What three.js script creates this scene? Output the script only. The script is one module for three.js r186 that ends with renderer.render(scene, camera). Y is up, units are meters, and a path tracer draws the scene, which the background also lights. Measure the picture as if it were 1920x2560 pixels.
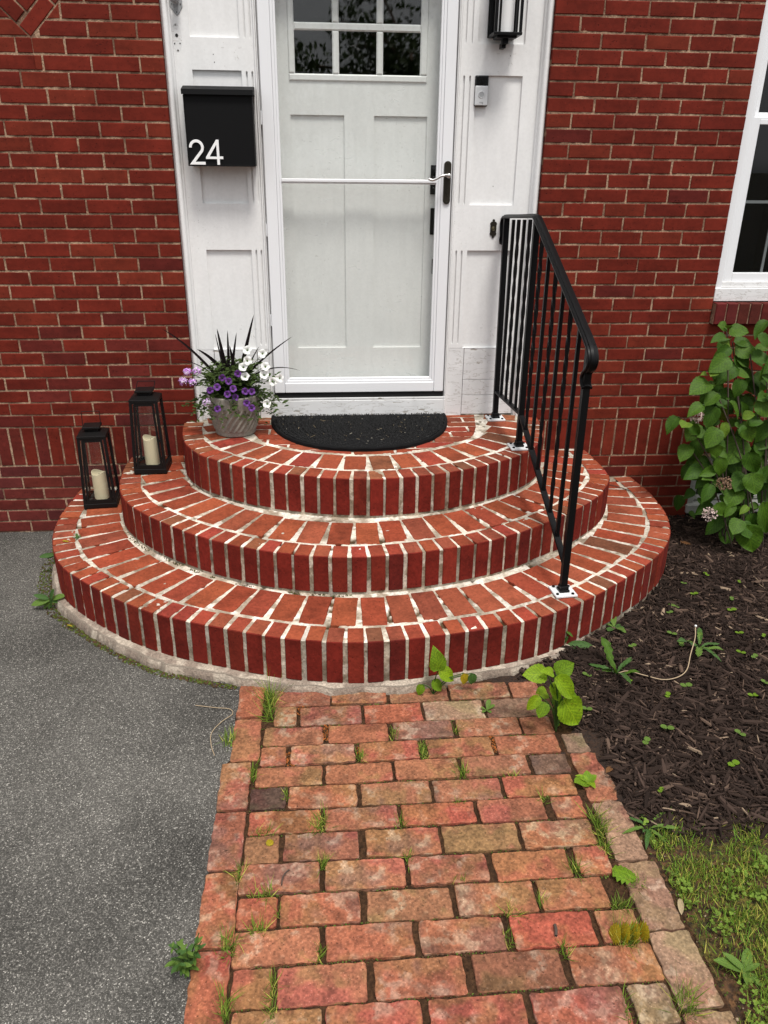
import * as THREE from 'three';
import { mergeGeometries } from 'three/addons/utils/BufferGeometryUtils.js';
import { RoundedBoxGeometry } from 'three/addons/geometries/RoundedBoxGeometry.js';
import { FontLoader } from 'three/addons/loaders/FontLoader.js';
import { TextGeometry } from 'three/addons/geometries/TextGeometry.js';

// ---------------------------------------------------------------- camera, sky, sun, exposure
const scene = new THREE.Scene();
const camera = new THREE.PerspectiveCamera(66.313, 0.75, 0.05, 600);
camera.position.set(-0.1752, 1.8966, 4.1922);
camera.rotation.set(-0.4187, -0.08381, 0.01113, 'YXZ');
const renderer = new THREE.WebGLRenderer({ antialias: true });
renderer.setSize(768, 1024);
renderer.toneMapping = THREE.LinearToneMapping;
renderer.toneMappingExposure = 2.35;
renderer.shadowMap.enabled = true;
renderer.shadowMap.type = THREE.PCFSoftShadowMap;

// overcast sky: brightest overhead, with soft cloud mottling
const SKY_GAIN = 0.7;
const skyTexture = (() => {
  const w = 512, h = 256, a = new Float32Array(w * h * 4);
  for (let j = 0; j < h; j++) for (let i = 0; i < w; i++) {
    const el = ((j + 0.5) / h - 0.5) * Math.PI, az = (i + 0.5) / w * Math.PI * 2;
    const s = Math.sin(el), k = (j * w + i) * 4;
    const dx = Math.cos(el) * Math.cos(az), dz = Math.cos(el) * Math.sin(az);
    const cl = 0.5 + 0.22 * Math.sin(3.1 * dx + 2.3 * s + 1.0) * Math.cos(2.7 * dz - 1.3) + 0.14 * Math.sin(8.3 * dx + 5 * dz + 2) * Math.cos(7.1 * dz + 4.4 * s) + 0.08 * Math.sin(17 * dx - 13 * dz + 9 * s);
    let L = s > 0 ? (1 + 2 * s) / 3 * (0.86 + 0.28 * cl) : 0.33 * 0.5;
    a[k] = L * 0.985 * SKY_GAIN; a[k + 1] = L * 1.0 * SKY_GAIN; a[k + 2] = L * 1.03 * SKY_GAIN; a[k + 3] = 1;
  }
  const t = new THREE.DataTexture(a, w, h, THREE.RGBAFormat, THREE.FloatType);
  t.mapping = THREE.EquirectangularReflectionMapping; t.minFilter = t.magFilter = THREE.LinearFilter;
  t.colorSpace = THREE.LinearSRGBColorSpace; t.needsUpdate = true; return t;
})();
scene.background = skyTexture;
scene.environment = skyTexture;

const sun = new THREE.DirectionalLight(0xfffaf3, 1.5);
sun.position.set(0.9, 7.6, 3.9);
sun.target.position.set(0, 0.4, 0.9);
sun.castShadow = true; sun.shadow.radius = 28; sun.shadow.mapSize.set(2048, 2048);
Object.assign(sun.shadow.camera, { left: -7, right: 7, top: 7, bottom: -7, near: 0.5, far: 30 });
scene.add(sun, sun.target);

// ---------------------------------------------------------------- helpers
function rng(s) { let a = s >>> 0; return () => { a = (a + 0x6D2B79F5) | 0; let t = Math.imul(a ^ (a >>> 15), 1 | a); t = (t + Math.imul(t ^ (t >>> 7), 61 | t)) ^ t; return ((t ^ (t >>> 14)) >>> 0) / 4294967296; }; }
const R = rng(20240607);
const rnd = (a, b) => a + (b - a) * R();
const pick = (list) => list[Math.floor(R() * list.length)];
function h2(x, y, s) { let h = Math.imul(x, 374761393) ^ Math.imul(y, 668265263) ^ Math.imul(s, 1274126177); h = Math.imul(h ^ (h >>> 13), 1274126177); h ^= h >>> 16; return (h >>> 0) / 4294967296; }
function vn(x, y, per, s) { // periodic value noise
  const xi = Math.floor(x), yi = Math.floor(y); let fx = x - xi, fy = y - yi;
  fx = fx * fx * (3 - 2 * fx); fy = fy * fy * (3 - 2 * fy);
  const x0 = ((xi % per) + per) % per, y0 = ((yi % per) + per) % per, x1 = (x0 + 1) % per, y1 = (y0 + 1) % per;
  const a = h2(x0, y0, s), b = h2(x1, y0, s), c = h2(x0, y1, s), d = h2(x1, y1, s);
  return a + (b - a) * fx + (c - a + (a - b - c + d) * fx) * fy;
}
function fbm(u, v, per, oct, s) { let t = 0, a = 0.5, n = 0; for (let o = 0; o < oct; o++) { t += a * vn(u * per, v * per, per, s + o * 17); n += a; a *= 0.55; per *= 2; } return t / n; }
const clamp = (x, a = 0, b = 1) => Math.min(b, Math.max(a, x));
const sm = (a, b, x) => { const t = clamp((x - a) / (b - a)); return t * t * (3 - 2 * t); };
const mix = (a, b, t) => a + (b - a) * t;
const mix3 = (a, b, t) => [mix(a[0], b[0], t), mix(a[1], b[1], t), mix(a[2], b[2], t)];
// texture pair (colour + height) from fn(u, v) => [r, g, b (sRGB 0..1), height 0..1]
function texPair(size, fn, metres) {
  const c = new Uint8Array(size * size * 4), b = new Uint8Array(size * size * 4);
  for (let j = 0; j < size; j++) for (let i = 0; i < size; i++) {
    const q = fn((i + 0.5) / size, (j + 0.5) / size), k = (j * size + i) * 4;
    c[k] = clamp(q[0]) * 255; c[k + 1] = clamp(q[1]) * 255; c[k + 2] = clamp(q[2]) * 255; c[k + 3] = 255;
    b[k] = b[k + 1] = b[k + 2] = clamp(q[3]) * 255; b[k + 3] = 255;
  }
  const mk = (d, srgb) => { const t = new THREE.DataTexture(d, size, size, THREE.RGBAFormat); t.wrapS = t.wrapT = THREE.RepeatWrapping; t.magFilter = THREE.LinearFilter; t.minFilter = THREE.LinearMipmapLinearFilter; t.generateMipmaps = true; if (srgb) t.colorSpace = THREE.SRGBColorSpace; t.repeat.set(1 / metres, 1 / metres); t.needsUpdate = true; return t; };
  return { map: mk(c, true), bumpMap: mk(b, false) };
}
function std(o) { return new THREE.MeshStandardMaterial(o); }
function matte(o) { return new THREE.MeshPhysicalMaterial({ specularIntensity: 0.22, ...o }); }
function lin(r, g, b) { return new THREE.Color().setRGB(r, g, b); }

// ---------------------------------------------------------------- textures and materials
const grey = (v, h) => [v, v, v, h];
const T = {};
T.wall = texPair(1024, (u, v) => {
  const st = fbm(u, v * 5 % 1, 6, 4, 3), f = fbm(u, v, 64, 3, 9), c = fbm(u, v, 8, 4, 21);
  let g = 0.80 + 0.16 * (st - 0.5) + 0.12 * (f - 0.5) + 0.22 * (c - 0.5);
  const pit = sm(0.80, 0.88, fbm(u, v, 200, 2, 33)); g -= 0.25 * pit;
  const sp = h2(Math.floor(u * 300), Math.floor(v * 300), 77) > 0.9987 ? 0.18 : 0;
  return [g + sp, g + sp * 1.6, g + sp * 1.6, 0.5 + 0.35 * (f - 0.5) - 0.5 * pit];
}, 1.1);
T.step = texPair(1024, (u, v) => {
  const f = fbm(u, v, 96, 3, 5), c = fbm(u, v, 10, 4, 11);
  let g = 0.80 + 0.24 * (c - 0.5) + 0.20 * (f - 0.5);
  const pit = sm(0.80, 0.88, fbm(u, v, 190, 2, 41)); g -= 0.30 * pit;
  const fl = h2(Math.floor(u * 420), Math.floor(v * 420), 19) > 0.9955 ? 0.24 : 0, stain = 0.07 * sm(0.56, 0.72, fbm(u, v, 8, 4, 43));
  g -= stain;
  return [g + fl, g + fl * 1.5, g + fl * 1.5, 0.55 + 0.4 * (f - 0.5) - 0.5 * pit];
}, 1.0);
const pathMap = (base, pink, ochre, mauve, bloom, s0, bl) => texPair(1024, (u, v) => {
  const a = fbm(u, v, 7, 4, 61 + s0), b = fbm(u, v, 9, 4, 71 + s0), c = fbm(u, v, 6, 4, 81 + s0), f = fbm(u, v, 150, 3, 91 + s0), m = fbm(u, v, 30, 4, 97 + s0);
  let col = mix3(base, pink, sm(0.50, 0.70, a));
  col = mix3(col, ochre, sm(0.48, 0.66, b) * 0.8);
  col = mix3(col, mauve, sm(0.56, 0.74, c) * 0.6);
  col = mix3(col, bloom, sm(0.52, 0.72, m) * sm(0.44, 0.62, c + 0.1 * a) * bl);
  const dirt = sm(0.55, 0.72, fbm(u, v, 14, 4, 131 + s0)), g = (0.92 + 0.50 * (f - 0.5) + 0.26 * (m - 0.5)) * (1 - 0.15 * dirt), pit = sm(0.80, 0.90, fbm(u, v, 130, 2, 101 + s0)) * 0.7;
  const sp = h2(Math.floor(u * 400), Math.floor(v * 400), 29 + s0) > 0.985 ? 0.13 : 0;
  return [col[0] * g * (1 - 0.4 * pit) + sp, col[1] * g * (1 - 0.4 * pit) + sp, col[2] * g * (1 - 0.4 * pit) + sp, 0.55 + 0.5 * (f - 0.5) + 0.5 * (m - 0.5) - 0.35 * pit];
}, 0.95);
T.path = pathMap([0.735, 0.50, 0.385], [0.735, 0.45, 0.38], [0.68, 0.53, 0.37], [0.57, 0.45, 0.41], [0.74, 0.66, 0.57], 0, 0.7);
T.pathGrey = pathMap([0.66, 0.53, 0.44], [0.66, 0.47, 0.40], [0.62, 0.54, 0.41], [0.56, 0.47, 0.43], [0.76, 0.69, 0.60], 300, 0.7);
T.mortar = texPair(512, (u, v) => {
  const f = fbm(u, v, 64, 3, 15), c = fbm(u, v, 6, 4, 25), w = fbm(u, v, 10, 3, 35);
  let col = mix3([0.83, 0.80, 0.75], [0.62, 0.57, 0.51], sm(0.42, 0.66, c));
  col = mix3(col, [0.93, 0.91, 0.88], sm(0.5, 0.66, w) * 0.8);
  const g = 0.96 + 0.34 * (f - 0.5);
  return [col[0] * g, col[1] * g, col[2] * g, 0.5 + 0.8 * (f - 0.5)];
}, 0.5);
T.wallMortar = texPair(512, (u, v) => {
  const f = fbm(u, v, 90, 3, 115), c = fbm(u, v, 8, 4, 125);
  const col = mix3([0.74, 0.66, 0.58], [0.56, 0.47, 0.41], sm(0.4, 0.66, c)), g = 0.97 + 0.5 * (f - 0.5);
  return [col[0] * g, col[1] * g, col[2] * g, 0.5 + 0.8 * (f - 0.5)];
}, 0.5);
T.asphalt = texPair(2048, (u, v) => {
  const N = 400, x = u * N, y = v * N, xi = Math.floor(x), yi = Math.floor(y); let d1 = 9, d2 = 9, id = 0;
  for (let j = -1; j <= 1; j++) for (let i = -1; i <= 1; i++) {
    const cx = xi + i, cy = yi + j, wx = (cx + N) % N, wy = (cy + N) % N;
    const px = cx + h2(wx, wy, 1), py = cy + h2(wx, wy, 2), d = (px - x) ** 2 + (py - y) ** 2;
    if (d < d1) { d2 = d1; d1 = d; id = h2(wx, wy, 3); } else if (d < d2) d2 = d;
  }
  const edge = Math.sqrt(d2) - Math.sqrt(d1), big = fbm(u, v, 5, 5, 207), f = vn(u * 1024, v * 1024, 1024, 5);
  let s = id < 0.50 ? 0.29 + 0.18 * id : id < 0.78 ? 0.40 + 0.36 * (id - 0.5) : id < 0.955 ? 0.55 : 0.78;
  s = mix(s, 0.45, 0.12); s += 0.22 * (big - 0.5) + 0.09 * (f - 0.5);
  s = mix(0.20, s, sm(0.02, 0.2, edge));
  return [s * 1.01, s, s * 0.975, sm(0.0, 0.3, edge) * (0.4 + 0.5 * id)];
}, 1.5);
T.soil = texPair(512, (u, v) => {
  const f = fbm(u, v, 60, 4, 215), c = fbm(u, v, 9, 3, 225), g = 0.5 + 0.9 * (f - 0.5);
  const col = mix3([0.20, 0.14, 0.095], [0.28, 0.20, 0.14], c); return [col[0] * (0.5 + g), col[1] * (0.5 + g), col[2] * (0.5 + g), f];
}, 0.5);
T.concrete = texPair(512, (u, v) => {
  const f = fbm(u, v, 100, 3, 315), c = fbm(u, v, 7, 4, 325), sp = h2(Math.floor(u * 256), Math.floor(v * 256), 9) > 0.95 ? -0.12 : 0;
  const col = mix3([0.72, 0.68, 0.63], [0.56, 0.51, 0.47], sm(0.4, 0.65, c)), g = 0.98 + 0.4 * (f - 0.5) + sp; return [col[0] * g, col[1] * g, col[2] * g, 0.5 + 0.9 * (f - 0.5)];
}, 0.6);
T.paint = texPair(1024, (u, v) => {
  const st = fbm(u * 6 % 1, v, 10, 4, 415), c = fbm(u, v, 5, 4, 425), f = fbm(u, v, 120, 2, 435);
  const g = 0.925 + 0.035 * (st - 0.5) + 0.035 * (c - 0.5) + 0.03 * (f - 0.5);
  const dirt = sm(0.83, 0.88, fbm(u, v, 130, 2, 445)) * sm(0.5, 0.65, c) * 0.35;
  return [g - 0.25 * dirt, g - 0.26 * dirt, g - 0.28 * dirt, 0.5 + 0.5 * (st - 0.5) + 0.2 * (f - 0.5)];
}, 1.3);
T.peel = texPair(1024, (u, v) => {
  const w = fbm(u, v, 5, 4, 515) * 0.06, a = fbm(u, (v + w) * 5 % 1, 6, 4, 525), c = fbm(u, v, 12, 4, 535);
  const crack = 1 - sm(0.0, 0.035, Math.abs(fbm(u * 1, (v * 4) % 1, 9, 4, 545) - 0.5));
  const chip = sm(0.68, 0.71, a * 0.55 + c * 0.45);
  const g = 0.90 + 0.08 * (c - 0.5), wood = 0.50 + 0.24 * (a - 0.5);
  const k = Math.max(chip * 0.8, crack * 0.3);
  return [mix(g, wood + 0.03, k), mix(g, wood, k), mix(g, wood - 0.04, k), 0.8 - 0.6 * k + 0.1 * (c - 0.5)];
}, 0.7);
T.pot = texPair(512, (u, v) => { const f = fbm(u, v, 70, 3, 615), c = fbm(u, v, 6, 3, 625), p = sm(0.8, 0.88, fbm(u, v, 90, 2, 635)), g = 0.54 + 0.14 * (f - 0.5) + 0.1 * (c - 0.5) - 0.2 * p; return [g, g * 0.965, g * 0.90, 0.5 + 0.6 * (f - 0.5) - 0.4 * p]; }, 0.3);
T.leaf = (() => { // uv: u along the midrib, v across (0.5 = midrib)
  const p = texPair(512, (u, v) => {
    const s = Math.abs(v - 0.5) * 2, mid = 1 - sm(0.0, 0.035, s);
    const q = (u - s * 0.42) * 7.0, side = (1 - sm(0.03, 0.11, Math.abs(q - Math.round(q)))) * (1 - sm(0.75, 1, s)) * (q > 0 ? 1 : 0);
    const f = fbm(u, v, 24, 4, 715), fine = fbm(u, v, 70, 2, 725), vein = Math.max(mid, side * 0.65);
    const spot = sm(0.76, 0.82, fbm(u, v, 16, 3, 735)), g = (0.80 + 0.30 * (f - 0.5) + 0.16 * (fine - 0.5)) * (1 - 0.45 * spot);
    return [g * 0.94 + 0.10 * spot + 0.30 * vein, g * 0.96 + 0.22 * vein, g * 0.9 + 0.22 * vein, 0.5 + 0.3 * (f - 0.5) - 0.4 * vein];
  }, 1); for (const t of [p.map, p.bumpMap]) { t.wrapS = t.wrapT = THREE.ClampToEdgeWrapping; } return p;
})();
T.smudge = texPair(512, (u, v) => { // wipe marks, dried drops and scuffs on the storm glass
  const w = fbm(u, v, 4, 4, 951), arc = fbm((u * 3 + w * 0.6) % 1, (v * 9 + w) % 1, 8, 4, 961), haze = sm(0.5, 0.72, fbm(u, v, 5, 4, 971)), dot = sm(0.84, 0.9, fbm(u, v, 120, 2, 981));
  const r = 0.02 * haze + 0.40 * sm(0.66, 0.74, arc) * haze + 0.35 * dot; return [r, r, r, r];
}, 1);
T.bark = texPair(256, (u, v) => { const f = fbm(u * 4 % 1, v, 8, 4, 815); return [0.42 * (0.7 + 0.6 * f), 0.35 * (0.7 + 0.6 * f), 0.29 * (0.7 + 0.6 * f), f]; }, 0.5);
T.lawn = texPair(512, (u, v) => { const a = fbm(u, v, 8, 4, 915), f = fbm(u, v, 80, 3, 925), c = mix3([0.33, 0.26, 0.18], [0.33, 0.33, 0.15], sm(0.46, 0.66, a)), g = 0.25 + 1.5 * f; return [c[0] * g, c[1] * g, c[2] * g, f]; }, 0.8);

const M = {
  wallBrick: matte({ ...T.wall, bumpScale: 0.0016, roughness: 0.78, vertexColors: true }),
  stepBrick: matte({ ...T.step, bumpScale: 0.0018, roughness: 0.86, vertexColors: true }),
  pathBrick: matte({ ...T.path, bumpScale: 0.0030, roughness: 0.92, vertexColors: true }),
  pathGrey: matte({ ...T.pathGrey, bumpScale: 0.0030, roughness: 0.92, vertexColors: true }),
  mortar: matte({ ...T.mortar, bumpScale: 0.002, roughness: 0.95, vertexColors: true }),
  wallMortar: matte({ ...T.wallMortar, bumpScale: 0.003, roughness: 0.95, color: lin(0.74, 0.64, 0.57) }),
  asphalt: matte({ ...T.asphalt, bumpScale: 0.0022, roughness: 0.9, color: lin(0.80, 0.775, 0.735) }),
  soil: matte({ ...T.soil, bumpScale: 0.006, roughness: 1, color: lin(0.9, 0.9, 0.9) }),
  concrete: matte({ ...T.concrete, bumpScale: 0.003, roughness: 0.95, color: lin(0.85, 0.82, 0.78) }),
  paint: std({ ...T.paint, bumpScale: 0.0008, roughness: 0.5, color: lin(0.94, 0.94, 0.935) }),
  peel: std({ ...T.peel, bumpScale: 0.0016, roughness: 0.7, color: lin(0.92, 0.92, 0.92) }),
  vinyl: std({ color: lin(0.80, 0.81, 0.83), roughness: 0.35 }),
  doorPaint: std({ ...T.paint, bumpScale: 0.0005, roughness: 0.5, color: lin(0.88, 0.885, 0.87) }),
  black: new THREE.MeshPhysicalMaterial({ color: lin(0.006, 0.006, 0.0065), roughness: 0.38 , specularIntensity: 0.26 }),
  iron: new THREE.MeshPhysicalMaterial({ color: lin(0.005, 0.005, 0.0055), roughness: 0.42 , specularIntensity: 0.26 }),
  lanternIron: new THREE.MeshPhysicalMaterial({ color: lin(0.007, 0.0065, 0.0065), roughness: 0.45, specularIntensity: 0.35 }),
  mailbox: new THREE.MeshPhysicalMaterial({ color: lin(0.0055, 0.0055, 0.006), roughness: 0.55 , specularIntensity: 0.26 }),
  rubber: std({ color: lin(0.01, 0.01, 0.01), roughness: 0.9 }),
  digit: std({ color: lin(0.88, 0.88, 0.88), roughness: 0.4 }),
  bronze: std({ color: lin(0.035, 0.030, 0.022), roughness: 0.45, metalness: 0.6 }),
  nickel: std({ color: lin(0.62, 0.61, 0.59), roughness: 0.32, metalness: 0.9 }),
  silver: std({ color: lin(0.66, 0.67, 0.68), roughness: 0.4, metalness: 0.15 }),
  glass: new THREE.MeshPhysicalMaterial({ color: lin(0.97, 0.985, 0.97), roughness: 0.0, transmission: 1, thickness: 0, ior: 1.58, metalness: 0 }),
  stormGlass: new THREE.MeshPhysicalMaterial({ color: lin(0.97, 0.985, 0.975), roughness: 1, roughnessMap: T.smudge.bumpMap, transmission: 1, thickness: 0, ior: 1.58 }),
  frosted: std({ color: lin(0.80, 0.80, 0.80), roughness: 0.3 }),
  dark: std({ color: lin(0.02, 0.02, 0.02), roughness: 1 }),
  wax: new THREE.MeshPhysicalMaterial({ color: lin(0.66, 0.58, 0.40), roughness: 0.5 }),
  mat: new THREE.MeshPhysicalMaterial({ color: lin(0.006, 0.006, 0.0065), roughness: 1, specularIntensity: 0.3 }),
  plate: std({ ...T.peel, bumpScale: 0.0005, roughness: 0.6, color: lin(0.85, 0.87, 0.88) }),
  pot: matte({ ...T.pot, bumpScale: 0.0006, roughness: 0.85 }),
  grass: new THREE.MeshPhysicalMaterial({ specularIntensity: 0.3, color: lin(0.17, 0.26, 0.035), roughness: 0.75, transmission: 0.25, thickness: 0, side: THREE.DoubleSide, vertexColors: true }),
  chip: matte({ color: 0xffffff, roughness: 0.92 }),
  bark: matte({ ...T.bark, bumpScale: 0.004, roughness: 1 }),
  twig: std({ color: lin(0.06, 0.04, 0.03), roughness: 0.9 }),
  straw: std({ color: lin(0.36, 0.27, 0.17), roughness: 0.9 }),
};
const leafMat = (r, g, b, t = 0.35) => new THREE.MeshPhysicalMaterial({ ...T.leaf, bumpScale: 0.0008, color: lin(r, g, b), roughness: 0.6, specularIntensity: 0.35, transmission: t, thickness: 0, side: THREE.DoubleSide });
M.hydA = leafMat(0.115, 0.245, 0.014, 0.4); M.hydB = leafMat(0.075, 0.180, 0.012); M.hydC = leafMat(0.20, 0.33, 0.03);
M.limeA = leafMat(0.38, 0.60, 0.015, 0.45); M.limeB = leafMat(0.25, 0.44, 0.018, 0.4); M.yellow = leafMat(0.62, 0.46, 0.02); M.weed = leafMat(0.10, 0.22, 0.05); M.weedPale = leafMat(0.20, 0.34, 0.06);
M.fol = leafMat(0.075, 0.125, 0.022, 0.25); M.spike = leafMat(0.012, 0.006, 0.008, 0.05); M.deadLeaf = leafMat(0.24, 0.11, 0.05, 0.1); M.paleLeaf = leafMat(0.55, 0.42, 0.28, 0.1);
M.white = new THREE.MeshPhysicalMaterial({ color: lin(0.82, 0.83, 0.80), roughness: 0.7, transmission: 0.2, thickness: 0, side: THREE.DoubleSide });
M.purple = new THREE.MeshPhysicalMaterial({ color: lin(0.13, 0.03, 0.24), roughness: 0.7, transmission: 0.15, thickness: 0, side: THREE.DoubleSide });
M.purpleDark = std({ color: lin(0.02, 0.004, 0.03), roughness: 0.8 });
M.lilac = std({ color: lin(0.50, 0.24, 0.62), roughness: 0.8, side: THREE.DoubleSide });
M.lilacPale = std({ color: lin(0.74, 0.62, 0.78), roughness: 0.8, side: THREE.DoubleSide });
M.driedFlower = std({ color: lin(0.52, 0.40, 0.36), roughness: 0.9, side: THREE.DoubleSide });
M.driedBrown = std({ color: lin(0.20, 0.12, 0.07), roughness: 0.9, side: THREE.DoubleSide });
M.moss = matte({ color: 0xffffff, roughness: 1 });

// ---------------------------------------------------------------- object helpers
const taken = {};
function numbered(n) { taken[n] = (taken[n] ?? -1) + 1; return taken[n] ? `${n}_${String(taken[n]).padStart(3, '0')}` : n; }
function shade(o) { o.castShadow = o.receiveShadow = true; return o; }
function thing(name, label, category, pos = [0, 0, 0], group) {
  const g = new THREE.Group(); g.name = numbered(name); g.position.set(...pos); g.userData = { label, category }; if (group) g.userData.group = group; scene.add(g); return g;
}
function part(name, geo, mat, parent, label) { const m = shade(new THREE.Mesh(geo, mat)); m.name = name; if (label) m.userData.label = label; parent.add(m); return m; }
function single(name, geo, mat, label, category, pos = [0, 0, 0], group) { const m = shade(new THREE.Mesh(geo, mat)); m.name = numbered(name); m.position.set(...pos); m.userData = { label, category }; if (group) m.userData.group = group; scene.add(m); return m; }
function structure(name, geo, mat) { const m = shade(geo ? new THREE.Mesh(geo, mat) : new THREE.Group()); m.name = name; m.userData = { kind: 'structure' }; scene.add(m); return m; }
// uv in metres from the position and the face's normal
function metricUV(geo, du = 0, dv = 0) {
  const g = geo.index ? geo.toNonIndexed() : geo; if (!g.attributes.normal) g.computeVertexNormals();
  const p = g.attributes.position, n = g.attributes.normal, uv = new Float32Array(p.count * 2);
  for (let i = 0; i < p.count; i++) {
    const ax = Math.abs(n.getX(i)), ay = Math.abs(n.getY(i)), az = Math.abs(n.getZ(i)), x = p.getX(i), y = p.getY(i), z = p.getZ(i);
    const q = ay >= ax && ay >= az ? [x, z] : ax > az ? [z, y] : [x, y]; uv[2 * i] = q[0] + du; uv[2 * i + 1] = q[1] + dv;
  }
  g.setAttribute('uv', new THREE.BufferAttribute(uv, 2)); return g;
}
function box(x0, x1, y0, y1, z0, z1) { const g = new THREE.BoxGeometry(x1 - x0, y1 - y0, z1 - z0); g.translate((x0 + x1) / 2, (y0 + y1) / 2, (z0 + z1) / 2); return metricUV(g); }
function rbox(x0, x1, y0, y1, z0, z1, r = 0.003, seg = 2) { const g = new RoundedBoxGeometry(x1 - x0, y1 - y0, z1 - z0, seg, r); g.translate((x0 + x1) / 2, (y0 + y1) / 2, (z0 + z1) / 2); return metricUV(g); }
function merge(list) { return mergeGeometries(list.map((g) => { const q = g.index ? g.toNonIndexed() : g; for (const k of Object.keys(q.attributes)) if (!['position', 'normal', 'uv'].includes(k)) q.deleteAttribute(k); return q; })); }
// straight bar of square section between two points
function bar(a, b, w, d = w) {
  const A = new THREE.Vector3(...a), B = new THREE.Vector3(...b), L = A.distanceTo(B), g = new THREE.BoxGeometry(w, L, d);
  g.applyQuaternion(new THREE.Quaternion().setFromUnitVectors(new THREE.Vector3(0, 1, 0), B.clone().sub(A).normalize())); const c = A.add(B).multiplyScalar(0.5); g.translate(c.x, c.y, c.z); return g.toNonIndexed();
}
function tube(points, r, seg = 24, rad = 6) { return new THREE.TubeGeometry(new THREE.CatmullRomCurve3(points.map((p) => new THREE.Vector3(...p))), seg, r, rad).toNonIndexed(); }

// a slab with an uneven outline: polygon in XY (counter-clockwise), front at z = 0 with chamfer c, sides down to -depth.
function slab(poly, depth, c, { front, side, wob = 0, dome = 0, u0 = 0, v0 = 0 } = {}) {
  const n = poly.length, inset = []; let cx = 0, cy = 0;
  for (const p of poly) { cx += p[0] / n; cy += p[1] / n; }
  for (let i = 0; i < n; i++) {
    const a = poly[(i + n - 1) % n], b = poly[i], d = poly[(i + 1) % n];
    let e1 = [b[0] - a[0], b[1] - a[1]], e2 = [d[0] - b[0], d[1] - b[1]]; const l1 = Math.hypot(...e1) || 1, l2 = Math.hypot(...e2) || 1;
    const n1 = [-e1[1] / l1, e1[0] / l1], n2 = [-e2[1] / l2, e2[0] / l2]; let m = [n1[0] + n2[0], n1[1] + n2[1]]; const k = 2 / Math.max(0.5, m[0] * m[0] + m[1] * m[1]);
    inset.push([b[0] + m[0] * c * k, b[1] + m[1] * c * k]);
  }
  const pos = [], col = [], F = front || [1, 1, 1], S = side || F;
  const tri = (a, b, d, k) => { pos.push(...a, ...b, ...d); for (let i = 0; i < 3; i++) col.push(...k); };
  const zf = (p) => wob ? wob * (vn(p[0] * 30 + u0 * 9, p[1] * 30 + v0 * 9, 4096, 7) - 0.5) : 0;
  for (let i = 0; i < n; i++) {
    const j = (i + 1) % n, A = poly[i], B = poly[j], a = inset[i], b = inset[j];
    const fa = [a[0], a[1], zf(a)], fb = [b[0], b[1], zf(b)], oa = [A[0], A[1], -c], ob = [B[0], B[1], -c], ba = [A[0], A[1], -depth], bb = [B[0], B[1], -depth];
    tri([cx, cy, dome], fa, fb, F); tri(fa, oa, ob, F); tri(fa, ob, fb, F); tri(oa, ba, bb, S); tri(oa, bb, ob, S);
  }
  const g = new THREE.BufferGeometry(); g.setAttribute('position', new THREE.Float32BufferAttribute(pos, 3)); g.setAttribute('color', new THREE.Float32BufferAttribute(col, 3));
  g.computeVertexNormals(); return metricUV(g, u0, v0);
}
// rectangle outline with clipped, uneven edges
function ragged(w, h, step, jit, corner) {
  const P = [], x = w / 2, y = h / 2, edge = (ax, ay, bx, by) => {
    const L = Math.hypot(bx - ax, by - ay), k = Math.max(1, Math.round(L / step)), nx = (by - ay) / L, ny = -(bx - ax) / L;
    for (let i = 0; i <= k; i++) { const t = i / k, o = (i === 0 || i === k ? 0.4 : 1) * (R() - 0.5) * 2 * jit; P.push([mix(ax, bx, t) + nx * o, mix(ay, by, t) + ny * o]); }
  };
  const c = corner * (0.6 + 0.8 * R());
  edge(-x + c, -y, x - c, -y); edge(x, -y + c, x, y - c); edge(x - c, y, -x + c, y); edge(-x, y - c, -x, -y + c); return P;
}
function clip(poly, a, b, c) { // keep a*x + b*y >= c
  const o = []; for (let i = 0; i < poly.length; i++) { const p = poly[i], q = poly[(i + 1) % poly.length], dp = a * p[0] + b * p[1] - c, dq = a * q[0] + b * q[1] - c; if (dp >= 0) o.push(p); if ((dp >= 0) !== (dq >= 0)) { const t = dp / (dp - dq); o.push([mix(p[0], q[0], t), mix(p[1], q[1], t)]); } } return o;
}

// ---------------------------------------------------------------- setting: ground, driveway, path, beds
const STEP = { // outline of each step: centre, [angle, radius] measured from the front, tread height, bottom
  A: { x: 0.05, z: -0.188, y: 0.594, b: 0.400, pitch: 0.0765, r: [[-90, 0.94], [-80, 0.985], [-73, 1.013], [-63, 1.054], [-57, 1.078], [-48, 1.098], [-40, 1.092], [-30, 1.089], [-15, 1.088], [0, 1.095], [20, 1.092], [35, 1.095], [46, 1.104], [57, 1.088], [65, 1.06], [73, 1.025], [80, 1.0], [90, 0.95]] },
  B: { x: 0.043, z: -0.143, y: 0.400, b: 0.220, pitch: 0.080, r: [[-90, 1.24], [-80, 1.293], [-73, 1.329], [-67, 1.362], [-61, 1.393], [-54, 1.411], [-40, 1.413], [-30, 1.424], [-14, 1.442], [-4, 1.440], [3, 1.426], [17, 1.413], [27, 1.404], [35, 1.398], [45, 1.410], [57, 1.426], [64, 1.422], [68, 1.396], [76, 1.339], [80, 1.315], [90, 1.26]] },
  C: { x: 0.040, z: 0.0315, y: 0.220, b: 0.030, pitch: 0.0815, r: [[-95, 1.55], [-86, 1.574], [-79, 1.601], [-73, 1.632], [-68, 1.656], [-60, 1.677], [-55, 1.677], [-49, 1.660], [-40, 1.648], [-30, 1.632], [-22, 1.617], [-10, 1.628], [-3, 1.629], [6, 1.615], [12, 1.611], [22, 1.626], [35, 1.626], [44, 1.636], [50, 1.657], [56, 1.677], [61, 1.688], [67, 1.684], [72, 1.67], [77, 1.650], [82, 1.630], [86, 1.610], [95, 1.58]] },
};
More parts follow.
